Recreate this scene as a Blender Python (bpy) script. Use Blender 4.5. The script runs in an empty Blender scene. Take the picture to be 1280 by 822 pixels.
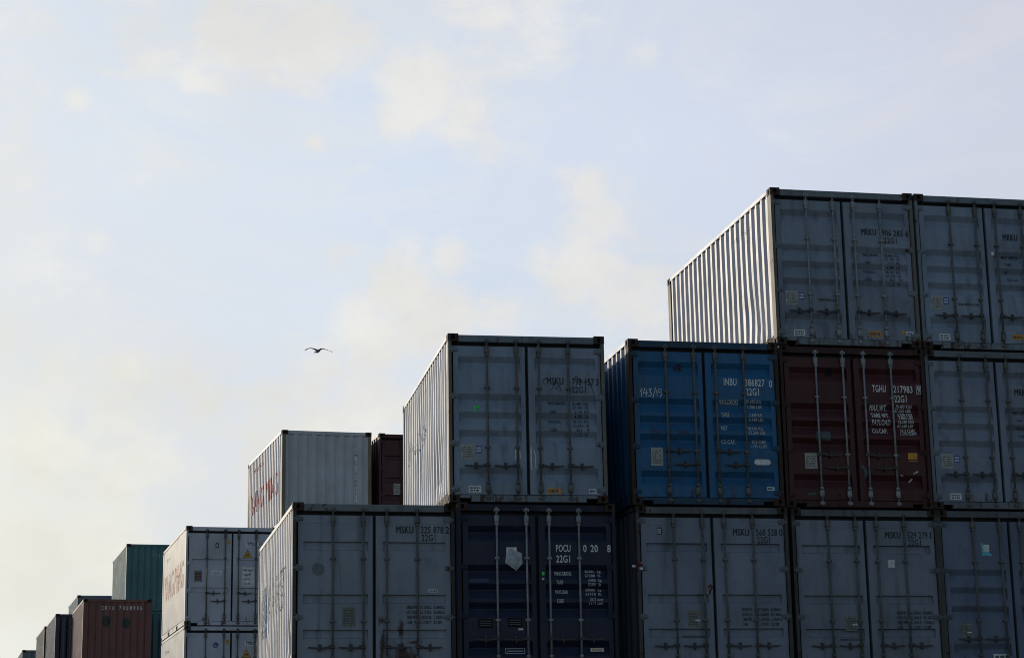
import bpy, bmesh, math, random
from math import radians as R, sin, cos, pi
from mathutils import Vector, Matrix, noise

random.seed(7)
scene = bpy.context.scene
COL = scene.collection
W, H, L = 2.438, 2.591, 6.058
XO, YO = -W / 2, -L / 2            # container origin: centre of its base; helper coords run from the left front corner

# ------------------------------------------------------------------ materials
def new_mat(name):
    m = bpy.data.materials.new(name); m.use_nodes = True
    nt = m.node_tree
    b = nt.nodes['Principled BSDF']
    return m, nt, b

def N(nt, t, **kw):
    n = nt.nodes.new(t)
    for k, v in kw.items(): setattr(n, k, v)
    return n

def mth(nt, op, a, b=None, clamp=False):
    n = N(nt, 'ShaderNodeMath', operation=op); n.use_clamp = clamp
    for i, v in enumerate((a, b)):
        if v is None: continue
        if isinstance(v, (int, float)): n.inputs[i].default_value = v
        else: nt.links.new(v, n.inputs[i])
    return n.outputs[0]

def mixc(nt, f, a, b):
    n = N(nt, 'ShaderNodeMix', data_type='RGBA')
    for sock, v in ((n.inputs[0], f), (n.inputs[6], a), (n.inputs[7], b)):
        if isinstance(v, (int, float)): sock.default_value = v
        elif isinstance(v, tuple): sock.default_value = (*v, 1)
        else: nt.links.new(v, sock)
    return n.outputs[2]

def ramp(nt, f, lo, hi):
    n = N(nt, 'ShaderNodeMapRange'); n.interpolation_type = 'SMOOTHSTEP'
    n.inputs[1].default_value = lo; n.inputs[2].default_value = hi
    nt.links.new(f, n.inputs[0]); return n.outputs[0]

def noise_tex(nt, vec, scale, detail=4, rough=0.55, mapping=None):
    if mapping:
        mp = N(nt, 'ShaderNodeMapping')
        mp.inputs['Scale'].default_value = mapping[0]; mp.inputs['Location'].default_value = mapping[1]
        nt.links.new(vec, mp.inputs[0]); vec = mp.outputs[0]
    n = N(nt, 'ShaderNodeTexNoise')
    n.inputs['Scale'].default_value = scale; n.inputs['Detail'].default_value = detail; n.inputs['Roughness'].default_value = rough
    nt.links.new(vec, n.inputs['Vector']); return n.outputs[0]

RUST = (0.085, 0.032, 0.014)
def paint(name, base, rough=0.42, dirt=0.5, rust=0.3, seed=0, patches=(), dirtcol=(0.05, 0.045, 0.04), spec=0.4):
    m, nt, b = new_mat(name)
    tc = N(nt, 'ShaderNodeTexCoord'); v = tc.outputs['Object']
    off = (seed * 3.7, seed * 1.9, seed * 5.3)
    fade = noise_tex(nt, v, 1.1, 3, 0.5, ((1, 1, 1), off))
    c = mixc(nt, ramp(nt, fade, 0.3, 0.7), tuple(x * 0.86 for x in base), tuple(min(1, x * 1.14) for x in base))
    # rain streaks, long in z
    st = noise_tex(nt, v, 5.5, 5, 0.6, ((1, 1, 0.09), off))
    c = mixc(nt, mth(nt, 'MULTIPLY', ramp(nt, st, 0.5, 0.78), dirt * 0.75), c, dirtcol)
    # blotchy grime
    gr = noise_tex(nt, v, 3.3, 8, 0.68, ((1, 1, 0.7), tuple(o + 11 for o in off)))
    c = mixc(nt, mth(nt, 'MULTIPLY', ramp(nt, gr, 0.52, 0.72), dirt * 0.6), c, tuple(x * 0.55 for x in base))
    # scuffs that show lighter primer
    sc = noise_tex(nt, v, 9, 6, 0.7, ((1, 1, 0.35), tuple(o + 5 for o in off)))
    c = mixc(nt, mth(nt, 'MULTIPLY', ramp(nt, sc, 0.66, 0.74), 0.35), c, tuple(min(0.7, x * 1.7 + 0.03) for x in base))
    ch = noise_tex(nt, v, 1.7, 6, 0.6, ((1, 1, 0.6), tuple(o + 41 for o in off)))
    c = mixc(nt, mth(nt, 'MULTIPLY', ramp(nt, ch, 0.48, 0.72), 0.22), c, tuple(min(0.8, x * 1.25 + 0.03) for x in base))
    rs = noise_tex(nt, v, 7, 9, 0.72, ((1, 1, 0.75), tuple(o + 23 for o in off)))
    rm = ramp(nt, rs, 0.70 - 0.1 * rust, 0.76 - 0.1 * rust)
    sz_ = N(nt, 'ShaderNodeSeparateXYZ'); nt.links.new(v, sz_.inputs[0])
    low = mth(nt, 'SUBTRACT', 1.0, ramp(nt, sz_.outputs[2], 0.10, 0.55))
    er = noise_tex(nt, v, 8, 8, 0.75, ((1, 1, 0.22), tuple(o + 31 for o in off)))
    rm = mth(nt, 'MAXIMUM', rm, mth(nt, 'MULTIPLY', ramp(nt, mth(nt, 'ADD', er, mth(nt, 'MULTIPLY', low, 0.16)), 0.69, 0.75), 0.8))
    if patches:
        rn = mth(nt, 'ADD', mth(nt, 'MULTIPLY', noise_tex(nt, v, 13, 12, 0.8, ((1, 1, 0.16), off)), 0.6), mth(nt, 'MULTIPLY', noise_tex(nt, v, 4, 8, 0.7, ((1, 1, 1), off)), 0.4))
        for (px, pz, sx, sz) in patches:
            sp = N(nt, 'ShaderNodeSeparateXYZ'); nt.links.new(v, sp.inputs[0])
            dx = mth(nt, 'DIVIDE', mth(nt, 'SUBTRACT', sp.outputs[0], px + XO), sx)
            dz = mth(nt, 'DIVIDE', mth(nt, 'SUBTRACT', sp.outputs[2], H - pz), sz)
            d = mth(nt, 'SQRT', mth(nt, 'ADD', mth(nt, 'MULTIPLY', dx, dx), mth(nt, 'MULTIPLY', dz, dz)))
            k = mth(nt, 'ADD', mth(nt, 'MULTIPLY', mth(nt, 'SUBTRACT', 1.0, mth(nt, 'POWER', d, 0.8)), 0.30), rn)
            rm = mth(nt, 'MAXIMUM', rm, mth(nt, 'MULTIPLY', ramp(nt, k, 0.56, 0.70), 0.9))
    rc = noise_tex(nt, v, 30, 4, 0.6)
    c = mixc(nt, rm, c, mixc(nt, ramp(nt, rc, 0.3, 0.7), (0.022, 0.012, 0.009), (0.13, 0.048, 0.02)))
    nt.links.new(c, b.inputs['Base Color'])
    r = mth(nt, 'ADD', mth(nt, 'MULTIPLY', gr, 0.22), rough - 0.02)
    r = mth(nt, 'ADD', r, mth(nt, 'MULTIPLY', rm, 0.35), True)
    nt.links.new(r, b.inputs['Roughness'])
    b.inputs['Specular IOR Level'].default_value = spec
    bp = N(nt, 'ShaderNodeBump'); bp.inputs['Strength'].default_value = 0.25; bp.inputs['Distance'].default_value = 0.012
    nt.links.new(noise_tex(nt, v, 2.6, 5, 0.5, ((1, 1, 1), off)), bp.inputs['Height'])
    nt.links.new(bp.outputs[0], b.inputs['Normal'])
    return m

def simple(name, col, rough=0.6, metal=0.0, var=0.25, scale=14):
    m, nt, b = new_mat(name)
    tc = N(nt, 'ShaderNodeTexCoord')
    n = noise_tex(nt, tc.outputs['Object'], scale, 6, 0.65)
    c = mixc(nt, ramp(nt, n, 0.3, 0.72), tuple(x * (1 - var) for x in col), tuple(min(1, x * (1 + var)) for x in col))
    nt.links.new(c, b.inputs['Base Color']); b.inputs['Roughness'].default_value = rough; b.inputs['Metallic'].default_value = metal
    return m

def worn(name, col, amount=0.35, under=(0.05, 0.05, 0.05), seed=0):
    """lettering paint worn through in flecks (alpha on the decal)"""
    m, nt, b = new_mat(name)
    tc = N(nt, 'ShaderNodeTexCoord')
    n = noise_tex(nt, tc.outputs['Object'], 22, 6, 0.7, ((1, 1, 0.6), (seed, seed, seed)))
    f = ramp(nt, n, 0.75 - amount * 0.5, 0.85 - amount * 0.5)
    b.inputs['Base Color'].default_value = (*col, 1); b.inputs['Roughness'].default_value = 0.55
    nt.links.new(mth(nt, 'SUBTRACT', 1.0, f), b.inputs['Alpha'])
    return m

M = dict(
    gasket=simple('rubber_gasket', (0.010, 0.010, 0.011), 0.75),
    hole=simple('casting_cavity', (0.006, 0.005, 0.005), 0.9),
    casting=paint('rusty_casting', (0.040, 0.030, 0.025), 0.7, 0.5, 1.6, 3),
    casting_grey=paint('greyed_casting', (0.075, 0.072, 0.070), 0.65, 0.6, 1.2, 4),
    postrust=paint('weathered_post', (0.16, 0.145, 0.12), 0.6, 0.7, 0.9, 5),
    galv=simple('galvanised_rod', (0.27, 0.285, 0.29), 0.5, 0.25),
    galvdark=simple('dirty_rod', (0.125, 0.122, 0.115), 0.55, 0.2),
    handle=simple('handle_steel', (0.06, 0.055, 0.055), 0.6, 0.2),
    plate=simple('data_plate_metal', (0.36, 0.36, 0.35), 0.45, 0.2, 0.35, 26),
    plated=simple('dull_data_plate', (0.20, 0.19, 0.16), 0.55, 0.1, 0.35, 26),
    white=simple('white_sticker', (0.72, 0.72, 0.72), 0.5),
    blue=simple('blue_sticker', (0.03, 0.085, 0.33), 0.5),
    cyan=simple('cyan_sticker', (0.10, 0.55, 0.62), 0.5),
    orange=simple('orange_sticker', (0.62, 0.27, 0.03), 0.5),
    yellow=simple('yellow_sticker', (0.64, 0.31, 0.03), 0.5),
    black=worn('black_lettering', (0.012, 0.013, 0.016), 0.12),
    blackw=worn('worn_black_lettering', (0.014, 0.016, 0.02), 0.3, seed=3),
    letter=worn('white_lettering', (0.78, 0.79, 0.79), 0.14, seed=5),
    letterw=worn('worn_white_lettering', (0.62, 0.63, 0.63), 0.36, seed=7),
    red=worn('red_lettering', (0.46, 0.04, 0.03), 0.42, seed=9), pink=worn('faded_red_lettering', (0.42, 0.14, 0.11), 0.5, seed=10),
    sideblack=worn('dark_side_lettering', (0.075, 0.075, 0.08), 0.72, seed=11),
    sideblue=worn('light_blue_emblem', (0.25, 0.33, 0.39), 0.6, seed=12),
    chalk=worn('chalk_scrawl', (0.75, 0.76, 0.76), 0.35, seed=13),
    green=simple('green_spray', (0.05, 0.80, 0.10), 0.6),
    redspray=simple('red_spray', (0.11, 0.018, 0.022), 0.7), stain=simple('round_grey_stain', (0.145, 0.158, 0.178), 0.6, 0, 0.12),
    darkpatch=simple('dark_faded_patch', (0.085, 0.10, 0.112), 0.6),
    navyl=simple('blue_black_lettering', (0.03, 0.045, 0.12), 0.5),
    plastic=simple('clear_plastic_pouch', (0.42, 0.45, 0.48), 0.25),
    roofm=paint('roof_paint', (0.22, 0.22, 0.21), 0.6, 0.8, 0.8, 6),
)

# ------------------------------------------------------------------ mesh builder
class MB:
    def __init__(self): self.v, self.f, self.mi = [], [], []
    def add(self, vs, fs, mi=0):
        o = len(self.v); self.v += [tuple(p) for p in vs]
        for f in fs: self.f.append(tuple(i + o for i in f)); self.mi.append(mi)
    def box(self, x0, x1, y0, y1, z0, z1, mi=0):
        vs = [(x, y, z) for z in (z0, z1) for y in (y0, y1) for x in (x0, x1)]
        self.add(vs, [(0, 2, 3, 1), (4, 5, 7, 6), (0, 1, 5, 4), (2, 6, 7, 3), (0, 4, 6, 2), (1, 3, 7, 5)], mi)
    def cbox(self, x0, x1, y0, y1, z0, z1, c=0.004, mi=0):
        """box with its four front (-y) edges chamfered"""
        vs = [(x0, y1, z0), (x1, y1, z0), (x1, y1, z1), (x0, y1, z1), (x0, y0 + c, z0), (x1, y0 + c, z0), (x1, y0 + c, z1), (x0, y0 + c, z1),
              (x0 + c, y0, z0 + c), (x1 - c, y0, z0 + c), (x1 - c, y0, z1 - c), (x0 + c, y0, z1 - c)]
        fs = [(0, 3, 2, 1), (0, 1, 5, 4), (1, 2, 6, 5), (2, 3, 7, 6), (3, 0, 4, 7), (4, 5, 9, 8), (5, 6, 10, 9), (6, 7, 11, 10), (7, 4, 8, 11), (8, 9, 10, 11)]
        self.add(vs, fs, mi)
    def tube(self, p, q, r, n=10, mi=0, caps=True):
        p, q = Vector(p), Vector(q); d = (q - p).normalized()
        a = d.orthogonal().normalized(); b = d.cross(a)
        vs = []
        for c in (p, q):
            for i in range(n):
                t = 2 * pi * i / n; vs.append(c + a * (r * cos(t)) + b * (r * sin(t)))
        fs = [(i, (i + 1) % n, n + (i + 1) % n, n + i) for i in range(n)]
        if caps: fs += [tuple(range(n))[::-1], tuple(range(n, 2 * n))]
        self.add(vs, fs, mi)
    def build(self, name, mats, parent=None, smooth=False, ox=XO, oy=YO):
        me = bpy.data.meshes.new(name)
        me.from_pydata([(x + ox, y + oy, z) for x, y, z in self.v], [], self.f)
        for m in (mats if isinstance(mats, (list, tuple)) else [mats]): me.materials.append(m)
        me.polygons.foreach_set('material_index', self.mi)
        if smooth: me.polygons.foreach_set('use_smooth', [True] * len(me.polygons))
        me.update()
        return link(name, me, parent)

def link(name, me, parent=None):
    o = bpy.data.objects.new(name, me); COL.objects.link(o)
    if parent is not None: o.parent = parent
    return o

# ------------------------------------------------------------------ container surfaces
def corr(t, per=0.278, dep=0.036):
    """trapezoid corrugation: 0 on the outer flat, dep on the inner flat"""
    t = t % per
    a = per * 0.25
    if t < a: return 0.0
    if t < 2 * a: return dep * (t - a) / a
    if t < 3 * a: return dep
    return dep * (1 - (t - 3 * a) / a)
def corr_breaks(a, b, per=0.278, start=0.0):
    out = []; k = math.floor((a - start) / per) - 1
    while True:
        base = start + k * per
        if base > b: break
        for j in range(4):
            y = base + j * per * 0.25
            if a < y < b: out.append(y)
        k += 1
    return sorted(out)
YA, YB = 0.165, L - 0.165           # side wall extent
Y_START = YA + 0.02
SIDE_IN = 0.010                      # outer flats sit this far inside the rails
def side_depth(y, dep=0.036): return SIDE_IN + corr(y - Y_START, dep=dep)

def dent_fn(seed, amp, spots=()):
    def f(y, z):
        d = noise.noise(Vector((y * 0.7, z * 0.8, seed * 7.1))) * amp + noise.noise(Vector((y * 2.3, z * 2.0, seed * 3.3 + 9))) * amp * 0.5
        for (sy, sz, r, a) in spots:
            q = ((y - sy) ** 2 + (z - sz) ** 2) / (r * r)
            d += a * math.exp(-q)
        edge = min(1, max(0, (z - 0.16) / 0.3)) * min(1, max(0, (H - 0.07 - z) / 0.3))
        return max(-0.006, d * edge)
    return f

def side_wall(left, dent, dep=0.036):
    mb = MB(); zs = [0.178 + (H - 0.07 - 0.178) * i / 16 for i in range(17)]
    ys = [YA] + corr_breaks(YA, YB, start=Y_START) + [YB]
    vs = []
    for z in zs:
        for y in ys:
            x = side_depth(y, dep) + (dent(y, z) if dent else 0)
            vs.append((x if left else W - x, y, z))
    n = len(ys); fs = []
    for i in range(len(zs) - 1):
        for j in range(n - 1):
            a = i * n + j
            q = (a, a + n, a + n + 1, a + 1)
            fs.append(q if left else q[::-1])
    mb.add(vs, fs); return mb

EX0, EX1 = 0.075, W - 0.075
END_IN = 0.014
def end_depth(x): return END_IN + corr(x - EX0 - 0.03, 0.25, 0.042)
def end_wall(front, dent=None):
    mb = MB(); zs = [0.12 + (H - 0.10 - 0.12) * i / 10 for i in range(11)]
    xs = [EX0] + corr_breaks(EX0, EX1, 0.25, EX0 + 0.03) + [EX1]
    vs = []
    for z in zs:
        for x in xs:
            y = end_depth(x) + (dent(x, z) if dent else 0)
            vs.append((x, y if front else L - y, z))
    n = len(xs); fs = []
    for i in range(len(zs) - 1):
        for j in range(n - 1):
            a = i * n + j
            q = (a, a + 1, a + n + 1, a + n)
            fs.append(q if front else q[::-1])
    mb.add(vs, fs); return mb

# ------------------------------------------------------------------ lettering
_cache = {}
def text_mesh(s, bold=0.012):
    key = (s, bold)
    if key in _cache: return _cache[key]
    cu = bpy.data.curves.new('tmp', 'FONT'); cu.body = s; cu.resolution_u = 3; cu.offset = bold; cu.space_character = 1.08
    ob = bpy.data.objects.new('tmp', cu); COL.objects.link(ob)
    dg = bpy.context.evaluated_depsgraph_get(); dg.update()
    me = bpy.data.meshes.new_from_object(ob.evaluated_get(dg))
    vs = [tuple(v.co) for v in me.vertices]; fs = [tuple(p.vertices) for p in me.polygons]
    bpy.data.objects.remove(ob); bpy.data.curves.remove(cu); bpy.data.meshes.remove(me)
    _cache[key] = (vs, fs); return vs, fs

GL = {
 'A': [[(0,0),(0,4.6),(1.2,6),(2.8,6),(4,4.6),(4,0)], [(0,2.4),(4,2.4)]], 'B': [[(0,0),(0,6),(3,6),(4,5.2),(4,3.9),(3,3.1),(0,3.1)], [(3,3.1),(4,2.3),(4,.8),(3,0),(0,0)]],
 'C': [[(4,5),(3,6),(1,6),(0,5),(0,1),(1,0),(3,0),(4,1)]], 'D': [[(0,0),(0,6),(2.8,6),(4,4.8),(4,1.2),(2.8,0),(0,0)]],
 'E': [[(4,6),(0,6),(0,0),(4,0)], [(0,3.1),(3.2,3.1)]], 'F': [[(4,6),(0,6),(0,0)], [(0,3.1),(3.2,3.1)]],
 'G': [[(4,5),(3,6),(1,6),(0,5),(0,1),(1,0),(3,0),(4,1),(4,2.8),(2.2,2.8)]], 'H': [[(0,0),(0,6)], [(4,0),(4,6)], [(0,3.1),(4,3.1)]],
 'I': [[(2,0),(2,6)]], 'K': [[(0,0),(0,6)], [(4,6),(0.3,2.6)], [(1.4,3.6),(4,0)]], 'L': [[(0,6),(0,0),(4,0)]], 'M': [[(0,0),(0,6),(2,2.4),(4,6),(4,0)]],
 'N': [[(0,0),(0,6),(4,0),(4,6)]], 'O': [[(1,0),(0,1),(0,5),(1,6),(3,6),(4,5),(4,1),(3,0),(1,0)]], 'P': [[(0,0),(0,6),(3,6),(4,5),(4,3.6),(3,2.7),(0,2.7)]],
 'R': [[(0,0),(0,6),(3,6),(4,5),(4,3.6),(3,2.7),(0,2.7)], [(2.2,2.7),(4,0)]], 'S': [[(4,5),(3,6),(1,6),(0,5),(0,4.1),(1,3.3),(3,2.8),(4,2),(4,1),(3,0),(1,0),(0,1)]],
 'T': [[(0,6),(4,6)], [(2,6),(2,0)]], 'U': [[(0,6),(0,1),(1,0),(3,0),(4,1),(4,6)]], 'V': [[(0,6),(2,0),(4,6)]], 'W': [[(0,6),(0.8,0),(2,3.8),(3.2,0),(4,6)]],
 'X': [[(0,0),(4,6)], [(0,6),(4,0)]], 'Y': [[(0,6),(2,3),(4,6)], [(2,3),(2,0)]], 'Z': [[(0,6),(4,6),(0,0),(4,0)]],
 '1': [[(0.9,4.9),(2.2,6),(2.2,0)]], '2': [[(0,5),(1,6),(3,6),(4,5),(4,3.8),(0,0.6),(0,0),(4,0)]], '3': [[(0,5),(1,6),(3,6),(4,5.1),(4,3.9),(3,3.1),(1.4,3.1)], [(3,3.1),(4,2.3),(4,.9),(3,0),(1,0),(0,1)]],
 '4': [[(3,0),(3,6),(0,1.7),(4,1.7)]], '5': [[(4,6),(0.3,6),(0.1,3.4),(1.2,3.8),(3,3.8),(4,2.9),(4,1),(3,0),(1,0),(0,1)]],
 '6': [[(4,5.2),(3,6),(1,6),(0,5),(0,1),(1,0),(3,0),(4,1),(4,2.3),(3,3.2),(0,3.2)]], '7': [[(0,6),(4,6),(1.4,0)]],
 '8': [[(1,3.1),(0,4),(0,5.2),(1,6),(3,6),(4,5.2),(4,4),(3,3.1),(1,3.1),(0,2.2),(0,.8),(1,0),(3,0),(4,.8),(4,2.2),(3,3.1)]],
 '9': [[(0,0.8),(1,0),(3,0),(4,1),(4,5),(3,6),(1,6),(0,5),(0,3.7),(1,2.8),(4,2.8)]], '/': [[(0,0),(4,6)]], '.': [[(0,0.1),(0,0.9)]],
}
GL['0'] = GL['O']
NARROW = {'I': 1.6, '.': 0.9, '1': 2.8, ' ': 2.4}

def strip(pts, w):
    """mitred ribbon along a polyline: verts, faces"""
    closed = pts[0] == pts[-1] and len(pts) > 3
    P = [Vector(p) for p in (pts[:-1] if closed else pts)]; n = len(P); h = w / 2
    if not closed:
        d0 = (P[0] - P[1]).normalized(); d1 = (P[-1] - P[-2]).normalized(); P[0] = P[0] + d0 * h; P[-1] = P[-1] + d1 * h
    vs = []
    for i in range(n):
        a = P[i - 1] if (i or closed) else None; b = P[(i + 1) % n] if (i < n - 1 or closed) else None
        da = (P[i] - a).normalized() if a is not None else None; db = (b - P[i]).normalized() if b is not None else None
        if da is None: da = db
        if db is None: db = da
        na = Vector((-da.y, da.x)); nb = Vector((-db.y, db.x)); m = na + nb
        if m.length < 0.3: m = na
        m = m.normalized(); k = h / max(0.45, m.dot(na))
        vs += [tuple(P[i] + m * k), tuple(P[i] - m * k)]
    fs = [(2 * i, 2 * i + 1, (2 * i + 3) % (2 * n), (2 * i + 2) % (2 * n)) for i in range(n if closed else n - 1)]
    return vs, fs

def stroke_text(s, u0, v0, w, h, th=0.125):
    adv = lambda c: NARROW.get(c, 4.0)
    gap = 1.55
    tot = sum(adv(c) for c in s) + gap * (len(s) - 1)
    t = th * h
    if w is None: w = h * tot / 6 * 0.72
    sx = (w - t) / tot if tot else 1; sy = (h - t) / 6
    vs, fs, x = [], [], 0
    for c in s:
        g = GL.get(c, []); a = adv(c)
        for k, pl in enumerate(g):
            ox = -0.5 * (4 - a) if c in 'I1' else 0
            pts = [(u0 + t / 2 + (x + px + ox) * sx, v0 + t / 2 + py * sy) for px, py in pl]
            v2, f2 = strip(pts, t); o = len(vs)
            vs += [(p[0], p[1], k * 0.0004) for p in v2]; fs += [tuple(i + o for i in f) for f in f2]
        x += a + gap
    return vs, fs

def fit_text(s, u0, v0, w, h, bold=0.012, th=0.125):
    """text scaled into the box u0..u0+w, v0..v0+h (v up); returns verts, faces"""
    vs, fs = text_mesh(s, 0.0 if any(c in 'MW' for c in s) else 0.016)
    x0 = min(v[0] for v in vs); x1 = max(v[0] for v in vs); y0 = min(v[1] for v in vs); y1 = max(v[1] for v in vs)
    if w is None: w = (x1 - x0) / (y1 - y0) * h * 0.62
    out = [(u0 + (x - x0) / (x1 - x0) * w, v0 + (y - y0) / (y1 - y0) * h) for x, y, _ in vs]
    if any(c in 'MW' for c in s):      # a second pass of the stencil, a hair to the side, thickens the strokes
        n = len(out); out = [(u, v, 0) for u, v in out] + [(u + h * 0.06, v, 0.0005) for u, v in out]; fs = list(fs) + [tuple(i + n for i in f) for f in fs]
    return out, fs

def decal(name, pieces, mapf, mats, parent, cuts_u=(), cuts_v=(), side=False):
    """pieces: list of (verts2d, faces, material index); cut along the relief of the panel and laid on it"""
    bm = bmesh.new()
    for vs, fs, mi in pieces:
        bv = [bm.verts.new((p[0], p[1], p[2] if len(p) > 2 else 0)) for p in vs]
        for f in fs:
            try: bf = bm.faces.new([bv[i] for i in f]); bf.material_index = mi
            except ValueError: pass
    for c in cuts_u: bmesh.ops.bisect_plane(bm, geom=bm.verts[:] + bm.edges[:] + bm.faces[:], plane_co=(c, 0, 0), plane_no=(1, 0, 0))
    for c in cuts_v: bmesh.ops.bisect_plane(bm, geom=bm.verts[:] + bm.edges[:] + bm.faces[:], plane_co=(0, c, 0), plane_no=(0, 1, 0))
    for v in bm.verts:
        x, y, z = mapf(v.co.x, v.co.y); k = v.co.z; v.co = (x + XO - (k if side else 0), y + YO - (0 if side else k), z)
    me = bpy.data.meshes.new(name); bm.to_mesh(me); bm.free()
    for m in (mats if isinstance(mats, (list, tuple)) else [mats]): me.materials.append(m)
    return link(name, me, parent)

def rect(u0, v0, w, h): return [(u0, v0), (u0 + w, v0), (u0 + w, v0 + h), (u0, v0 + h)], [(0, 1, 2, 3)]
def disc(u, v, r, n=20, ry=None):
    ry = ry or r
    return [(u + r * cos(2 * pi * i / n), v + ry * sin(2 * pi * i / n)) for i in range(n)], [tuple(range(n))]
def stroke(pts, w): return strip(pts, w)

# ------------------------------------------------------------------ doors
DY = 0.045                           # door skin, behind the outer plane of the castings
DOORS = {'left': (0.085, 1.195), 'right': (1.245, W - 0.068)}
PAN = {'left': (0.165, 1.125), 'right': (1.345, W - 0.14)}
ZT, ZB = H - 0.185, 0.125            # top, bottom of the door leaves
RIBS = {   # distances from the top of the container
    'five': [(0.345, 'deep'), (0.925, 'deep'), (1.205, 'deep'), (1.485, 'deep'), (2.06, 'deep')],
    'four': [(0.945, 'deep'), (1.225, 'deep'), (1.52, 'deep'), (2.1, 'deep')],
    'flat': [(0.575, 'flat'), (1.355, 'flat'), (1.87, 'flat')],
    'two': [(0.86, 'flat'), (1.60, 'flat')],
    'old': [(0.60, 'flat'), (1.20, 'flat'), (1.68, 'flat')],
}
PROFILE = {'deep': [(0, 0), (0.088, 0.060), (0.104, 0.060), (0.225, 0)], 'flat': [(0, 0), (0.012, 0.05), (0.118, 0.040), (0.134, 0)]}
def rib_depth(style, side, x, z):
    a, b = PAN[side]
    if not (a < x < b): return 0
    t = H - z
    for zt, kind in RIBS[style]:
        pr = PROFILE[kind]
        if zt < t < zt + pr[-1][0]:
            for (p, q) in zip(pr[:-1], pr[1:]):
                if p[0] <= t - zt <= q[0]: return p[1] + (q[1] - p[1]) * (t - zt - p[0]) / (q[0] - p[0])
    return 0
def rib_cuts(style): return [H - (zt + p[0]) for zt, k in RIBS[style] for p in PROFILE[k]]

def door_leaf(style, side):
    mb = MB(); x0, x1 = DOORS[side]; a, b = PAN[side]; y = DY
    prof = [(ZT, 0)]
    for zt, kind in RIBS[style]:
        prof += [(H - zt - dz, d) for dz, d in PROFILE[kind]]
    prof.append((ZB, 0))
    vs = []
    for z, d in prof: vs += [(a, y + d, z), (b, y + d, z)]
    mb.add(vs, [(2 * i, 2 * i + 2, 2 * i + 3, 2 * i + 1) for i in range(len(prof) - 1)])
    for xa, xb in ((x0, a), (b, x1)): mb.add([(xa, y, ZB), (xb, y, ZB), (xb, y, ZT), (xa, y, ZT)], [(0, 1, 2, 3)])
    for zt, kind in RIBS[style]:      # end caps of each rib
        pr = PROFILE[kind]
        for x, fl in ((a, 0), (b, 1)):
            vs = [(x, y + d, H - zt - dz) for dz, d in pr]
            mb.add(vs, [tuple(range(4))[::-1] if fl else tuple(range(4))])
    t = 0.06                          # the leaf's edges
    for (p, q) in (((x0, ZB), (x0, ZT)), ((x0, ZT), (x1, ZT)), ((x1, ZT), (x1, ZB)), ((x1, ZB), (x0, ZB))):
        mb.add([(p[0], y, p[1]), (p[0], y + t, p[1]), (q[0], y + t, q[1]), (q[0], y, q[1])], [(3, 2, 1, 0)])
    # pressed seams beside the flat recesses
    if style in ('flat',):
        for zt in (0.295,): mb.box(a, b, y - 0.004, y - 0.0005, H - zt - 0.008, H - zt)
    return mb

def on_door(style, side, off=0.004):
    return lambda u, v: (u, DY + rib_depth(style, side, u, v) - off, v)

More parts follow.
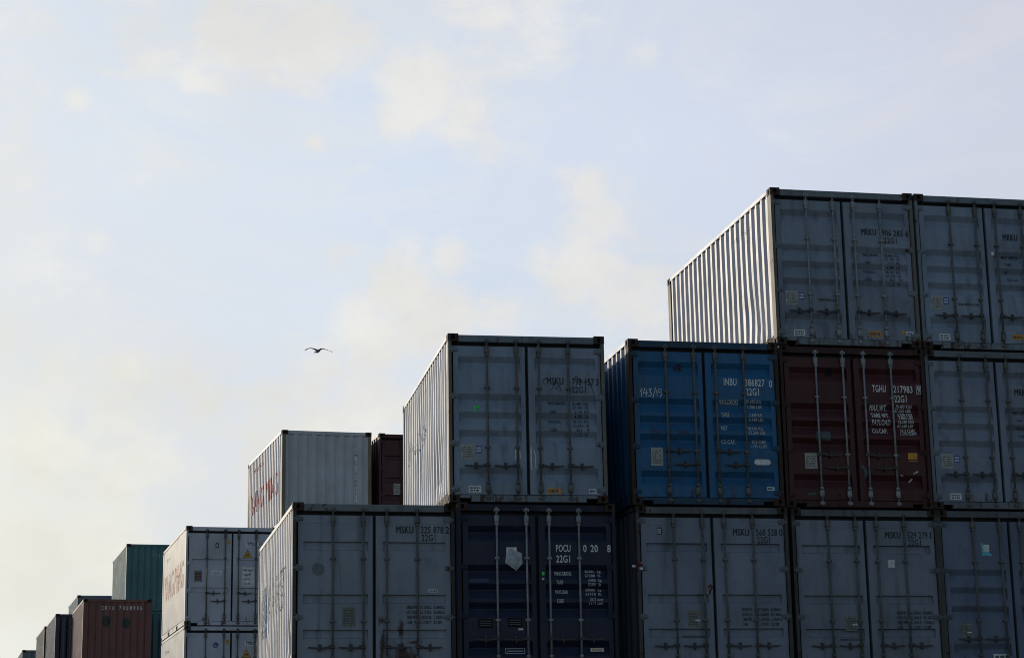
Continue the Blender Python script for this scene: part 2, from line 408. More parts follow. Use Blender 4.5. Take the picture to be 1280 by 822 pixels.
def casting(mb, cx, cy, z0, hole=True):
    """corner casting with an oval aperture in each outer face; cx, cy in {0,1}"""
    w, d, h = 0.162, 0.178, 0.118
    x0 = 0 if cx == 0 else W - w; y0 = 0 if cy == 0 else L - d
    x1, y1, z1 = x0 + w, y0 + d, z0 + h
    n = 16; hw, hh = 0.031, 0.040; zc = z0 + h / 2
    def face(org, ux, uy, nrm, su, sv, flip):
        ou, inn, deep = [], [], []
        for i in range(n):
            t = 2 * pi * (i + 0.5) / n; c, s = cos(t), sin(t); k = 1 / max(abs(c), abs(s))
            P = lambda a, b, e=0: tuple(Vector(org) + Vector(ux) * (su / 2 + a) + Vector(uy) * (sv / 2 + b) - Vector(nrm) * e)
            ou.append(P(max(-1, min(1, c * k)) * su / 2, max(-1, min(1, s * k)) * sv / 2)); inn.append(P(c * hw, s * hh)); deep.append(P(c * hw, s * hh, 0.035))
        # exact corners
        fs1 = [(i, (i + 1) % n, n + (i + 1) % n, n + i) for i in range(n)]
        fs2 = [(n + i, n + (i + 1) % n, 2 * n + (i + 1) % n, 2 * n + i) for i in range(n)] + [tuple(range(2 * n, 3 * n))]
        if flip: fs1 = [f[::-1] for f in fs1]; fs2 = [f[::-1] for f in fs2]
        o = len(mb.v); mb.add(ou + inn + deep, fs1, 0)
        for f in fs2: mb.f.append(tuple(i + o for i in f)); mb.mi.append(1)
        cs = [P(sx * su / 2, sy * sv / 2) for sx, sy in ((1, 1), (-1, 1), (-1, -1), (1, -1))]
        for q, cpt in enumerate(cs):
            i0 = n // 4 * q + n // 8 - 1
            tri = (i0 % n, o * 0 + 0, 0)
            o2 = len(mb.v); mb.v.append(cpt); f = (o + i0 % n, o2, o + (i0 + 1) % n)
            mb.f.append(f[::-1] if flip else f); mb.mi.append(0)
    if cy == 0: face((x0, y0, z0), (1, 0, 0), (0, 0, 1), (0, -1, 0), w, h, False)
    else: face((x0, y1, z0), (1, 0, 0), (0, 0, 1), (0, 1, 0), w, h, True)
    if cx == 0: face((x0, y0, z0), (0, 1, 0), (0, 0, 1), (-1, 0, 0), d, h, True)
    else: face((x1, y0, z0), (0, 1, 0), (0, 0, 1), (1, 0, 0), d, h, False)
    mb.add([(x0, y0, z0), (x1, y0, z0), (x1, y1, z0), (x0, y1, z0)], [(3, 2, 1, 0)])
    mb.add([(x0, y0, z1), (x1, y0, z1), (x1, y1, z1), (x0, y1, z1)], [(0, 1, 2, 3)])
    if cy == 0: mb.add([(x0, y1, z0), (x1, y1, z0), (x1, y1, z1), (x0, y1, z1)], [(1, 0, 3, 2)])
    else: mb.add([(x0, y0, z0), (x1, y0, z0), (x1, y0, z1), (x0, y0, z1)], [(0, 1, 2, 3)])
    if cx == 0: mb.add([(x1, y0, z0), (x1, y1, z0), (x1, y1, z1), (x1, y0, z1)], [(0, 1, 2, 3)])
    else: mb.add([(x0, y0, z0), (x0, y1, z0), (x0, y1, z1), (x0, y0, z1)], [(3, 2, 1, 0)])

def rod_mesh(x, guides):
    mb = MB(); yc = 0.014
    mb.tube((x, yc, 0.05), (x, yc, H - 0.085), 0.0165)
    for z in (H - 0.24, 0.22):                     # cam guide brackets top and bottom
        mb.cbox(x - 0.034, x + 0.034, -0.004, DY - 0.001, z - 0.055, z + 0.055, 0.006)
    for z in (H - 0.32, 0.31): mb.cbox(x - 0.026, x + 0.026, -0.006, DY - 0.001, z - 0.02, z + 0.02)
    for z in guides: mb.cbox(x - 0.036, x + 0.036, -0.005, DY - 0.001, z - 0.018, z + 0.018, 0.005)
    # cams and keepers
    mb.cbox(x - 0.019, x + 0.019, -0.008, 0.02, H - 0.125, H - 0.07, 0.005)
    mb.cbox(x - 0.019, x + 0.019, -0.008, 0.02, 0.035, 0.10, 0.005)
    for sx in (-0.032, 0.032): mb.cbox(x + sx - 0.009, x + sx + 0.009, -0.006, 0.02, H - 0.135, H - 0.088, 0.003); mb.cbox(x + sx - 0.009, x + sx + 0.009, -0.006, 0.02, 0.045, 0.09, 0.003)
    return mb

def handle_mesh(x, z, d):
    """d = +1 / -1: the way the lever lies from its rod; hub, tapered lever, catch and hasp"""
    mb = MB(); xx = lambda t: x + d * t
    def b(t0, t1, *r): mb.cbox(min(xx(t0), xx(t1)), max(xx(t0), xx(t1)), *r)
    b(-0.03, 0.045, -0.012, 0.03, z - 0.028, z + 0.022, 0.005)
    pts = [(0.03, 0.0, 0.016), (0.11, -0.018, 0.013), (0.19, -0.022, 0.012), (0.36, -0.012, 0.010)]
    for (p, q) in zip(pts[:-1], pts[1:]):
        vs = []
        for t, dz, r in (p, q):
            for yy in (-0.004, 0.012):
                vs += [(xx(t), yy, z + dz - r), (xx(t), yy, z + dz + r)]
        fs = [(0, 1, 5, 4), (2, 6, 7, 3), (0, 4, 6, 2), (1, 3, 7, 5), (0, 2, 3, 1), (4, 5, 7, 6)]
        mb.add(vs, fs if d > 0 else [f[::-1] for f in fs])
    b(0.172, 0.198, -0.012, 0.016, z - 0.052, z + 0.012, 0.004)
    b(0.176, 0.194, -0.010, DY - 0.001, z - 0.068, z - 0.045, 0.004)
    b(0.165, 0.205, 0.018, DY - 0.001, z - 0.03, z + 0.040, 0.004)
    return mb

def hinge_mesh(left, z):
    mb = MB()
    f = (lambda a, b: (a, b)) if left else (lambda a, b: (W - b, W - a))
    a, b = f(0.012, 0.155)
    mb.cbox(a, b, 0.024, DY - 0.0015, z - 0.030, z + 0.030, 0.006)
    c = 0.068 if left else W - 0.068
    mb.tube((c, 0.027, z - 0.048), (c, 0.027, z + 0.048), 0.021, 10)
    a, b = f(0.012, 0.085)
    mb.cbox(a, b, -0.004 + 0.006, 0.02, z - 0.022, z + 0.022, 0.006)
    return mb

# ------------------------------------------------------------------ the container
def corner_to_loc(X, Y, a):
    ca, sa = cos(a), sin(a)
    return X + ca * W / 2 - sa * L / 2, Y + sa * W / 2 + ca * L / 2

def prop(o, label=None, cat=None, group=None, kind=None):
    for k, v in (('label', label), ('category', cat), ('group', group), ('kind', kind)):
        if v: o[k] = v
    return o

def container(X, Y, yaw, level, label, group, pm, doors=None, rods='galvdark', handles='out', cast='casting', post=None, rail=None,
              dents=None, sidedep=0.036, side_pm=None, pockets=False, roof=None, seed=1, brail=None):
    root = bpy.data.objects.new('shipping_container', None); COL.objects.link(root)
    root.empty_display_size = 0.5
    a = R(yaw); x, y = corner_to_loc(X, Y, a)
    root.location = (x, y, level * H); root.rotation_euler = (0, 0, a)
    prop(root, label, 'shipping container', group)
    side_pm = side_pm or pm; post = post or FRAME.get(pm.name, pm); rail = rail or side_pm
    P = {}
    P['side_wall_l'] = side_wall(True, dents, sidedep).build('side_wall', side_pm, root)
    side_wall(False, dent_fn(seed + 40, 0.006), sidedep).build('side_wall', side_pm, root)
    end_wall(False).build('end_wall', pm, root)
    mb = MB(); mb.box(0.05, W - 0.05, 0.12, L - 0.12, H - 0.045, H - 0.022)
    for k in range(20): mb.box(0.09, W - 0.09, 0.25 + k * 0.285, 0.39 + k * 0.285, H - 0.0215, H - 0.012)
    mb.build('roof', roof or M['roofm'], root)
    mb = MB(); mb.box(0.05, W - 0.05, 0.1, L - 0.1, 0.105, 0.135)
    for k in range(18): mb.box(0.052, W - 0.052, 0.24 + k * 0.32, 0.29 + k * 0.32, 0.03, 0.1045)
    mb.build('floor_frame', M['casting'], root)
    for sx in (0, 1):
        f = (lambda p, q: (p, q)) if sx == 0 else (lambda p, q: (W - q, W - p))
        mb = MB(); xa, xb = f(0.002, 0.062); mb.box(xa, xb, 0.178, L - 0.178, H - 0.068, H - 0.008)
        mb.build('top_rail', rail, root)
        mb = MB(); xa, xb = f(0.004, 0.052)
        if pockets:
            segs = [(0.178, 1.75), (2.10, 3.95), (4.30, L - 0.178)]
            for s0, s1 in segs: mb.box(xa, xb, s0, s1, 0.028, 0.155)
            for s0, s1 in ((1.75, 2.10), (3.95, 4.30)): mb.box(xa, xb, s0, s1, 0.132, 0.155)
        else: mb.box(xa, xb, 0.178, L - 0.178, 0.028, 0.155)
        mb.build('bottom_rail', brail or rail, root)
    for sx in (0, 1):
        for sy in (0, 1):
            mb = MB(); f = (lambda p, q: (p, q)) if sx == 0 else (lambda p, q: (W - q, W - p)); g = (lambda p, q: (p, q)) if sy == 0 else (lambda p, q: (L - q, L - p))
            xa, xb = f(0.004, 0.055 if (doors and sy == 0) else 0.10); ya, yb = g(0.006, 0.17)
            mb.box(xa, xb, ya, yb, 0.1185, H - 0.1185)
            if doors and sy == 0:
                xa, xb = f(0.0555, 0.12); mb.box(xa, xb, 0.115, 0.168, 0.1185, H - 0.1185)
            mb.build('corner_post', post, root)
            for z0 in (0, H - 0.118):
                mb = MB(); casting(mb, sx, sy, z0); mb.build('corner_casting', [M[cast], M['hole']], root)
    # end frames
    def beam(name, yy, z0, z1, notch=False, dep=0.09):
        mb = MB()
        if notch:
            cx0, cx1 = 0.172, 0.335
            mb.cbox(cx1, W - cx1, yy, yy + dep, z0, z1, 0.006)
            for p, q in ((0.1625, cx1), (W - cx1, W - 0.1625)): mb.cbox(p, q, yy, yy + dep, z0 + (z1 - z0) * 0.55, z1, 0.004)
        else: mb.cbox(0.1625, W - 0.1625, yy, yy + dep, z0, z1, 0.006)
        return mb.build(name, FRAME.get(pm.name, pm), root)
    mb = MB(); mb.box(0.1625, W - 0.1625, L - 0.1, L - 0.006, H - 0.105, H - 0.01); mb.box(0.1625, W - 0.1625, L - 0.1, L - 0.006, 0.01, 0.125); mb.build('end_frame', pm, root)
    if not doors:
        beam('header', 0.006, H - 0.105, H - 0.010); beam('sill', 0.006, 0.012, 0.122)
        P['end'] = end_wall(True, dent_fn(seed + 3, 0.004)).build('end_wall', pm, root)
    else:
        beam('header', 0.010, H - 0.125, H - 0.020); beam('sill', 0.010, 0.010, 0.112, True)
        mb = MB()
        mb.box(0.056, W - 0.056, 0.108, 0.114, 0.113, H - 0.126)         # back of the rubber seal
        mb.build('door_seal', M['gasket'], root)
        xs = {'left': (0.60, 1.055), 'right': (1.405, 1.865)}
        if doors == 'two': xs = {'left': (0.555, 1.03), 'right': (1.385, 1.84)}
        for side in ('left', 'right'):
            d = door_leaf(doors, side).build('door', pm, root); P[side] = d
            for x in xs[side]: rod_mesh(x, (H - 0.83, H - 1.75)).build('locking_rod', M[rods], d, True)
            for z in (H - 0.24, H - 0.965, H - 1.69, H - 2.39): hinge_mesh(side == 'left', z).build('hinge', FRAME.get(pm.name, pm), d)
            hz = {'out': H - 2.02, 'low': H - 2.12, 'between': H - 1.74}[handles]
            if handles == 'between':
                r1, r2 = xs[side]
                hs = ((r1, hz, 1), (r2, hz - 0.205, -1))
            else:
                s = -1 if side == 'left' else 1
                hs = tuple((x, hz, s) for x in xs[side])
            for (x, z, s) in hs: handle_mesh(x, z, s).build('door_handle', M['handle'], d)
    root['seed'] = seed
    return root, P

def door_text(P, side, style, rows, mat, name, bold=0.012):
    """rows: (string, x0, distance of the cap top below the container's top, width, height)"""
    pcs = []
    for (s, x0, t, w, h) in rows:
        vs, fs = fit_text(s, x0, H - t - h, w, h, bold)
        pcs.append((vs, fs, 0))
    return decal(name, pcs, on_door(style, side), mat, P[side], cuts_u=(), cuts_v=rib_cuts(style))

def door_plate(P, side, style, x0, t, w, h, mat, name='sticker', lines=0, linemat=None, thick=0.003, frame=False):
    mb = MB(); y = DY - 0.001
    mb.box(x0, x0 + w, y - thick, y, H - t - h, H - t, 0)
    rng = random.Random(int((x0 + t) * 1000))
    for k in range(lines):
        zz = H - t - h * (0.14 + 0.76 * (k + 0.5) / lines); hh = h * 0.24 / lines
        xa = x0 + w * 0.1
        while xa < x0 + w * 0.82:
            ww = w * rng.uniform(0.1, 0.3); mb.box(xa, min(xa + ww, x0 + w * 0.9), y - thick - 0.001, y - thick - 0.0002, zz - hh, zz + hh, 1); xa += ww + w * 0.06
    return mb.build(name, [M[mat], M[linemat or 'darkpatch']], P[side])

def side_decal(P, pieces, mats, name='lettering', dep=0.036, dent=None, zcuts=()):
    """pieces in u (from the far end towards the doors) and z"""
    def mp(u, v):
        y = L - u; return (side_depth(y, dep) + (dent(y, v) if dent else 0) - 0.006, y, v)
    cuts = [L - y for y in corr_breaks(YA, YB, start=Y_START)]
    zs = [0.178 + (H - 0.248) * i / 16 for i in range(17)]
    return decal(name, pieces, mp, mats, P['side_wall_l'], cuts_u=cuts, cuts_v=zs, side=True)

# ------------------------------------------------------------------ paints
G1 = paint('grey_paint_a', (0.231, 0.267, 0.34), 0.42, 0.80, 0.25, 1)
G2 = paint('grey_paint_b', (0.241, 0.294, 0.379), 0.42, 0.75, 0.3, 2)
G3 = paint('grey_paint_c', (0.254, 0.284, 0.343), 0.45, 0.85, 0.35, 3,
           patches=((1.66, 2.28, 0.36, 0.36), (1.33, 1.74, 0.11, 0.13), (1.34, 2.15, 0.07, 0.5), (1.62, 1.84, 0.09, 0.24), (1.80, 2.06, 0.2, 0.05), (2.1, 2.4, 0.3, 0.06)))
G4 = paint('grey_paint_d', (0.213, 0.243, 0.314), 0.45, 0.85, 0.35, 4)
G5 = paint('grey_paint_e', (0.2, 0.222, 0.281), 0.45, 0.90, 0.35, 5)
G6 = paint('grey_paint_f', (0.138, 0.169, 0.243), 0.45, 0.85, 0.3, 6)
G7 = paint('grey_paint_g', (0.213, 0.243, 0.314), 0.42, 0.80, 0.25, 8)
G8 = paint('grey_paint_h', (0.165, 0.190, 0.215), 0.45, 0.6, 0.3, 9)
BLUE = paint('blue_paint', (0.016, 0.118, 0.262), 0.40, 0.80, 0.2, 10)
RED = paint('dark_red_paint', (0.068, 0.0115, 0.014), 0.42, 0.70, 0.2, 11)
NAVY = paint('navy_paint', (0.0105, 0.014, 0.043), 0.42, 0.65, 0.15, 12)
WHITE = paint('white_grey_paint', (0.5, 0.505, 0.54), 0.42, 0.4, 0.35, 13, dirtcol=(0.13, 0.10, 0.07))
YM1 = paint('pale_grey_paint_a', (0.5, 0.51, 0.57), 0.42, 0.35, 0.12, 14)
YM2 = paint('pale_grey_paint_b', (0.48, 0.5, 0.56), 0.42, 0.35, 0.12, 15)
BROWN = paint('brown_red_paint', (0.135, 0.024, 0.017), 0.36, 0.75, 0.3, 16, spec=0.75)
TEAL = paint('teal_paint', (0.018, 0.13, 0.15), 0.36, 0.45, 0.25, 17, spec=0.75)
TEAL2 = paint('teal_paint_b', (0.015, 0.1, 0.12), 0.36, 0.45, 0.25, 18, spec=0.75)
NAVY2 = paint('far_navy_paint', (0.013, 0.018, 0.055), 0.36, 0.4, 0.15, 19, spec=0.75)
GB = paint('grey_blue_paint', (0.12, 0.16, 0.2), 0.36, 0.45, 0.2, 20, spec=0.75)
MAROON = paint('far_maroon_paint', (0.075, 0.018, 0.022), 0.42, 0.4, 0.2, 21)
NEARBLACK = paint('far_brown_black_paint', (0.030, 0.014, 0.016), 0.36, 0.4, 0.2, 24, spec=0.75)
DKGREY = paint('far_dark_grey_paint', (0.12, 0.17, 0.19), 0.36, 0.45, 0.2, 22, spec=0.75)
PW = paint('rust_streaked_post', (0.24, 0.20, 0.13), 0.6, 0.8, 0.9, 23)

FRAME = {}  # frame paints: grimier and rustier, with occlusion shade darkened into the base colour
for pm_, base, sd in ((G1, (0.17, 0.195, 0.215), 51), (G2, (0.17, 0.205, 0.235), 52), (G3, (0.17, 0.19, 0.205), 53), (G4, (0.14, 0.155, 0.17), 54), (G5, (0.13, 0.145, 0.155), 55), (G6, (0.10, 0.115, 0.135), 56), (G7, (0.15, 0.17, 0.19), 57), (BLUE, (0.022, 0.07, 0.125), 58), (RED, (0.050, 0.016, 0.016), 59), (NAVY, (0.011, 0.014, 0.035), 60)):
    FRAME[pm_.name] = paint('weathered_shaded_frame_' + pm_.name, base, 0.55, 1.0, 1.0, sd)

NEAR = 'containers stacked in the near block'
FAR = 'containers stacked in the block beyond'

def std_a(P, style, name, num, code='22G1', weights=None, mat='black', wmat='blackw', x=1.53, z=0.62):
    pcs = []
    rows = [(name, x, z, 0.255, 0.108)]
    for s, xx, w in num: rows.append((s, xx, z + 0.005, w, 0.108))
    rows.append((code, x + 0.385, z + 0.135, 0.225, 0.10))
    door_text(P, 'right', style, rows, M[mat], 'container_number')
    if weights: door_text(P, 'right', style, weights, M[wmat], 'weight_markings', 0.006)

KGLB_A = [('MAX.GROSS', 1.55, 1.02, 0.26, 0.05), ('TARE', 1.565, 1.165, 0.10, 0.045), ('PAYLOAD', 1.555, 1.31, 0.19, 0.048), ('CUBE', 1.56, 1.445, 0.11, 0.045),
          ('30.480  KG', 1.93, 1.025, 0.245, 0.05), ('67.200  LB', 1.93, 1.09, 0.245, 0.048), ('2.170  KG', 1.955, 1.16, 0.22, 0.048), ('4.780  LB', 1.955, 1.23, 0.22, 0.048),
          ('28.310  KG', 1.935, 1.30, 0.245, 0.05), ('62.420  LB', 1.935, 1.37, 0.245, 0.048), ('33.2    M', 1.975, 1.44, 0.2, 0.048), ('1.172  FT', 1.955, 1.51, 0.22, 0.048)]

def plates_a(P, style, com=None, tag=True):
    door_plate(P, 'left', style, 0.195, 1.70, 0.205, 0.235, 'plate', 'data_plate', 5, 'plated')
    door_plate(P, 'left', style, 0.415, 1.725, 0.088, 0.115, 'blue', 'sticker', 2, 'white')
    door_plate(P, 'left', style, 0.30, 2.335, 0.19, 0.10, 'white', 'sticker', 2)
    if com: door_text(P, 'left', style, [('maerskline.com', com[0], com[1], 0.36, 0.055)], M['blackw'], 'lettering', 0.006)

# ------------------------------------------------------------------ near block: positions solved from the photograph
# top tier
dA = dent_fn(1, 0.005, ((1.3, 0.75, 0.35, 0.03), (0.9, 0.45, 0.25, 0.02)))
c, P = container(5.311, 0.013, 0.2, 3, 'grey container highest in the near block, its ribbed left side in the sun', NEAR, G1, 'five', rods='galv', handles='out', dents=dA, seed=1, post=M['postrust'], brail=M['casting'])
std_a(P, 'five', 'MRKU', (('906 285', 1.89, 0.36), ('6', 2.295, 0.055)), weights=KGLB_A)
plates_a(P, 'five', (0.735, 1.80))
door_plate(P, 'right', 'five', 1.56, 2.325, 0.22, 0.095, 'orange', 'sticker', 1)
door_plate(P, 'right', 'five', 2.13, 2.31, 0.055, 0.05, 'yellow'); door_plate(P, 'right', 'five', 2.20, 2.32, 0.13, 0.065, 'white', 'sticker', 1, 'blue')
rows = [fit_text('MRKU 906285', L - 2.15, H - 0.44, 1.1, 0.12), fit_text('6', L - 0.93, H - 0.44, 0.08, 0.12), fit_text('22G1', L - 1.5, H - 0.62, 0.42, 0.12)]
side_decal(P, [(v, f, 0) for v, f in rows], M['sideblack'], 'container_number', dent=dA)

c, P = container(7.783, 0.024, 0, 3, 'grey container at the right edge of the photo in the top tier of the stack', NEAR, G2, 'five', rods='galvdark', handles='out', seed=2)
std_a(P, 'five', 'MRKU', (('906 417', 1.89, 0.36), ('2', 2.315, 0.055)), weights=[('MAX. GROSS', 1.50, 0.985, 0.28, 0.05), ('TARE', 1.535, 1.115, 0.11, 0.045), ('NET', 1.53, 1.24, 0.08, 0.045), ('CU. CAP', 1.56, 1.37, 0.19, 0.048),
     ('30.480 KG', 1.93, 1.0, 0.25, 0.05), ('2.170 KG', 1.95, 1.12, 0.23, 0.048), ('28.310 KG', 1.94, 1.25, 0.25, 0.048), ('33.2 CUM', 1.97, 1.38, 0.23, 0.048)])
plates_a(P, 'five', (0.66, 1.80))
door_plate(P, 'right', 'five', 1.56, 2.315, 0.23, 0.085, 'orange', 'sticker', 1)
door_plate(P, 'right', 'five', 1.31, 0.93, 0.05, 0.06, 'white'); 

# second tier from the top
dB = dent_fn(5, 0.014, ((1.2, 0.6, 0.5, 0.03), (3.6, 1.0, 0.6, 0.02)))
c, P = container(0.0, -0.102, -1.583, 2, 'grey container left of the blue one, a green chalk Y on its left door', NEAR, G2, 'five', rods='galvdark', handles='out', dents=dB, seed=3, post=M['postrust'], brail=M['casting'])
std_a(P, 'five', 'MSKU', (('798 157', 1.925, 0.345), ('3', 2.295, 0.05)), weights=KGLB_A, z=0.655)
plates_a(P, 'five')
door_plate(P, 'right', 'five', 1.50, 2.365, 0.215, 0.08, 'orange', 'sticker', 1); door_plate(P, 'right', 'five', 2.145, 2.37, 0.12, 0.07, 'white', 'sticker', 1, 'blue')
decal('chalk_mark', [(*stroke([(0.395, H - 1.12), (0.44, H - 1.155), (0.475, H - 1.11)], 0.024), 0), (*stroke([(0.44, H - 1.155), (0.41, H - 1.205)], 0.024), 0)], on_door('five', 'left', 0.008), M['green'], P['left'], cuts_v=rib_cuts('five'))
decal('scrawl', [(*stroke([(1.49, H - 0.76), (1.47, H - 0.70), (1.53, H - 0.66)], 0.010), 0), (*stroke([(1.60, H - 0.85), (1.65, H - 0.74), (1.68, H - 0.84), (1.72, H - 0.76), (1.75, H - 0.86)], 0.010), 0),
      (*stroke([(1.95, H - 0.68), (1.99, H - 0.62), (2.06, H - 0.70), (2.15, H - 0.72), (2.19, H - 0.68), (2.27, H - 0.92)], 0.010), 0)], on_door('five', 'right', 0.006), M['blackw'], P['right'])
decal('paint_drip', [(*stroke([(1.27, H - 1.74), (1.263, H - 1.95), (1.268, H - 2.08)], 0.02), 0), (*stroke([(1.31, H - 1.78), (1.335, H - 1.88), (1.33, H - 2.02), (1.345, H - 2.09)], 0.016), 0)], on_door('five', 'right', 0.006), M['chalk'], P['right'])
decal('paint_drip', [(*stroke([(1.03, H - 1.76), (1.025, H - 1.93)], 0.02), 0), (*stroke([(1.09, H - 1.80), (1.10, H - 1.91)], 0.016), 0)], on_door('five', 'left', 0.006), M['chalk'], P['left'])
vs = fit_text('MAERSK', 1.25, H - 1.20, 2.0, 0.34, 0.03, 0.2); side_decal(P, [(*vs, 0), (*rect(0.72, H - 1.25, 0.38, 0.42), 1)], [M['sideblack'], M['sideblue']], dent=dB)

c, P = container(2.841, -0.076, 0, 2, 'blue container with white lettering and chalk 143/19 on its left door', NEAR, BLUE, 'five', rods='galvdark', handles='between', seed=4, post=M['casting'])
door_text(P, 'right', 'five', [('INBU', 1.54, 0.585, 0.21, 0.115), ('386827', 1.885, 0.59, 0.325, 0.115), ('0', 2.28, 0.60, 0.055, 0.115), ('22G1', 1.895, 0.735, 0.215, 0.115)], M['letter'], 'container_number')
door_text(P, 'right', 'five', [('MAX.GROSS', 1.455, 0.925, 0.31, 0.075), ('TARE', 1.475, 1.13, 0.135, 0.072), ('NET', 1.475, 1.335, 0.105, 0.072), ('CU.CAP.', 1.475, 1.55, 0.235, 0.072),
     ('30.480 KG', 1.89, 0.92, 0.25, 0.052), ('67.200 LBS', 1.885, 1.0, 0.275, 0.052), ('2.240 KG', 1.93, 1.135, 0.215, 0.052), ('4.940 LBS', 1.93, 1.21, 0.24, 0.05),
     ('28.240 KG', 1.905, 1.345, 0.25, 0.052), ('62.260 LBS', 1.91, 1.415, 0.275, 0.052), ('33.2 CUM', 1.97, 1.555, 0.225, 0.052), ('1.175 CUFT', 1.945, 1.63, 0.27, 0.052)], M['letterw'], 'weight_markings', 0.01)
door_plate(P, 'left', 'five', 0.325, 1.70, 0.19, 0.285, 'plate', 'data_plate', 6, 'plated')
decal('sticker', [(*disc(0.815, H - 0.44, 0.068), 0), (*stroke([(0.765, H - 0.45), (0.80, H - 0.42), (0.83, H - 0.455), (0.865, H - 0.43)], 0.018), 1), (*stroke([(0.775, H - 0.475), (0.855, H - 0.475)], 0.012), 1)], on_door('five', 'left', 0.006), [M['navyl'], M['white']], P['left'], cuts_v=rib_cuts('five'))
HW = [[(0.18, 0.83), (0.215, 0.775), (0.20, 0.90)], [(0.255, 0.775), (0.235, 0.855), (0.30, 0.845)], [(0.285, 0.80), (0.275, 0.905)], [(0.325, 0.79), (0.36, 0.785), (0.335, 0.835), (0.365, 0.85), (0.35, 0.895), (0.31, 0.89)],
      [(0.43, 0.765), (0.385, 0.92)], [(0.45, 0.80), (0.455, 0.895)], [(0.525, 0.79), (0.485, 0.785), (0.48, 0.83), (0.52, 0.835), (0.53, 0.79), (0.52, 0.87), (0.50, 0.905)]]
decal('chalk_mark', [([(a, b, k * 0.0004) for a, b in stroke([(x, H - t) for x, t in pl], 0.012)[0]], stroke(pl, 0.012)[1], 0) for k, pl in enumerate(HW)], on_door('five', 'left', 0.006), M['chalk'], P['left'])
decal('sticker', [([(1.98 + 0.045 - 0.045 * cos(t), H - 1.905 + 0.045 * sin(t)) for t in [pi / 2 * (i / 6 * 2 - 1) for i in range(7)]] + [(2.25 - 0.045 + 0.045 * cos(t), H - 1.905 + 0.045 * sin(t)) for t in [pi / 2 * (1 - i / 6 * 2) for i in range(7)]], [tuple(range(14))[::-1]], 0)], on_door('five', 'right', 0.006), M['white'], P['right'])
door_plate(P, 'right', 'five', 2.17, 2.29, 0.12, 0.055, 'white', 'sticker', 1, 'navyl')
for xx in (0.34, 0.78): door_plate(P, 'left', 'five', xx, 1.43, 0.16, 0.05, 'navyl', 'sticker')

c, P = container(5.347, 0.053, 0, 2, 'dark red container with bright steel locking rods and white lettering 217983 9', NEAR, RED, 'five', rods='galv', handles='between', seed=5, cast='casting')
door_text(P, 'right', 'five', [('TGHU', 1.54, 0.61, 0.235, 0.115), ('217983', 1.90, 0.615, 0.325, 0.115), ('9', 2.305, 0.62, 0.05, 0.105), ('22G1', 1.91, 0.77, 0.205, 0.115)], M['letter'], 'container_number')
decal('digit_frame', [(*stroke([(2.29, H - 0.605), (2.365, H - 0.605), (2.365, H - 0.74), (2.29, H - 0.74), (2.29, H - 0.605)], 0.010), 0)], on_door('five', 'right', 0.005), M['letterw'], P['right'])
door_text(P, 'right', 'five', [('MAX.WT.', 1.49, 0.93, 0.29, 0.09), ('TARE WT.', 1.505, 1.06, 0.30, 0.075), ('PAYLOAD', 1.51, 1.17, 0.31, 0.085), ('CU.CAP.', 1.515, 1.31, 0.26, 0.075),
     ('30.480 KGS', 1.925, 0.925, 0.275, 0.05), ('67.200 LBS', 1.92, 0.985, 0.275, 0.05), ('2.200 KGS', 1.955, 1.055, 0.25, 0.05), ('4.850 LBS', 1.96, 1.11, 0.245, 0.05),
     ('28.280 KGS', 1.945, 1.175, 0.27, 0.05), ('62.350 LBS', 1.945, 1.235, 0.27, 0.05), ('33.2 CUM', 1.99, 1.31, 0.24, 0.05), ('1.170 CUFT', 1.98, 1.365, 0.28, 0.05)], M['letter'], 'weight_markings', 0.012)
door_plate(P, 'left', 'five', 0.355, 1.725, 0.20, 0.25, 'plate', 'data_plate', 5, 'plated')
door_plate(P, 'right', 'five', 2.08, 1.70, 0.155, 0.10, 'yellow', 'sticker'); door_plate(P, 'right', 'five', 2.09, 1.825, 0.15, 0.012, 'yellow', 'sticker')
decal('paint_scuff', [(*stroke([(1.30, H - 1.93), (1.36, H - 2.0), (1.35, H - 2.1)], 0.05), 0), (*stroke([(2.16, H - 2.03), (2.22, H - 2.0)], 0.02), 1), (*stroke([(2.10, H - 2.15), (2.13, H - 2.12)], 0.025), 1), (*stroke([(1.94, H - 2.06), (1.97, H - 2.07)], 0.015), 1)], on_door('five', 'right', 0.006), [M['darkpatch'], M['chalk']], P['right'], cuts_v=rib_cuts('five'))
decal('paint_scuff', [(*rect(0.56, H - 1.52, 0.24, 0.15), 0), (*disc(0.84, H - 0.41, 0.07, 9), 1), (*stroke([(0.39, H - 2.38), (0.5, H - 2.36)], 0.03), 0)], on_door('five', 'left', 0.006), [M['darkpatch'], M['hole']], P['left'], cuts_v=rib_cuts('five'))

c, P = container(7.80, 0.06, 0, 2, 'grey container at the right edge of the photo beside the dark red one', NEAR, G7, 'five', rods='galvdark', handles='out', seed=6)
std_a(P, 'five', 'MRKU', (('903 152', 1.89, 0.36), ('8', 2.315, 0.055)), weights=[('MAX. GROSS', 1.50, 0.985, 0.28, 0.05), ('TARE', 1.535, 1.115, 0.11, 0.045), ('PAYLOAD', 1.53, 1.24, 0.2, 0.048), ('CUBE', 1.56, 1.37, 0.12, 0.048),
     ('30.480 KG', 1.93, 1.0, 0.25, 0.05), ('2.170 KG', 1.95, 1.12, 0.23, 0.048), ('28.310 KG', 1.94, 1.25, 0.25, 0.048), ('33.2 M', 1.97, 1.38, 0.2, 0.048)])
plates_a(P, 'five')
door_plate(P, 'right', 'five', 1.56, 2.315, 0.23, 0.085, 'orange', 'sticker', 1)

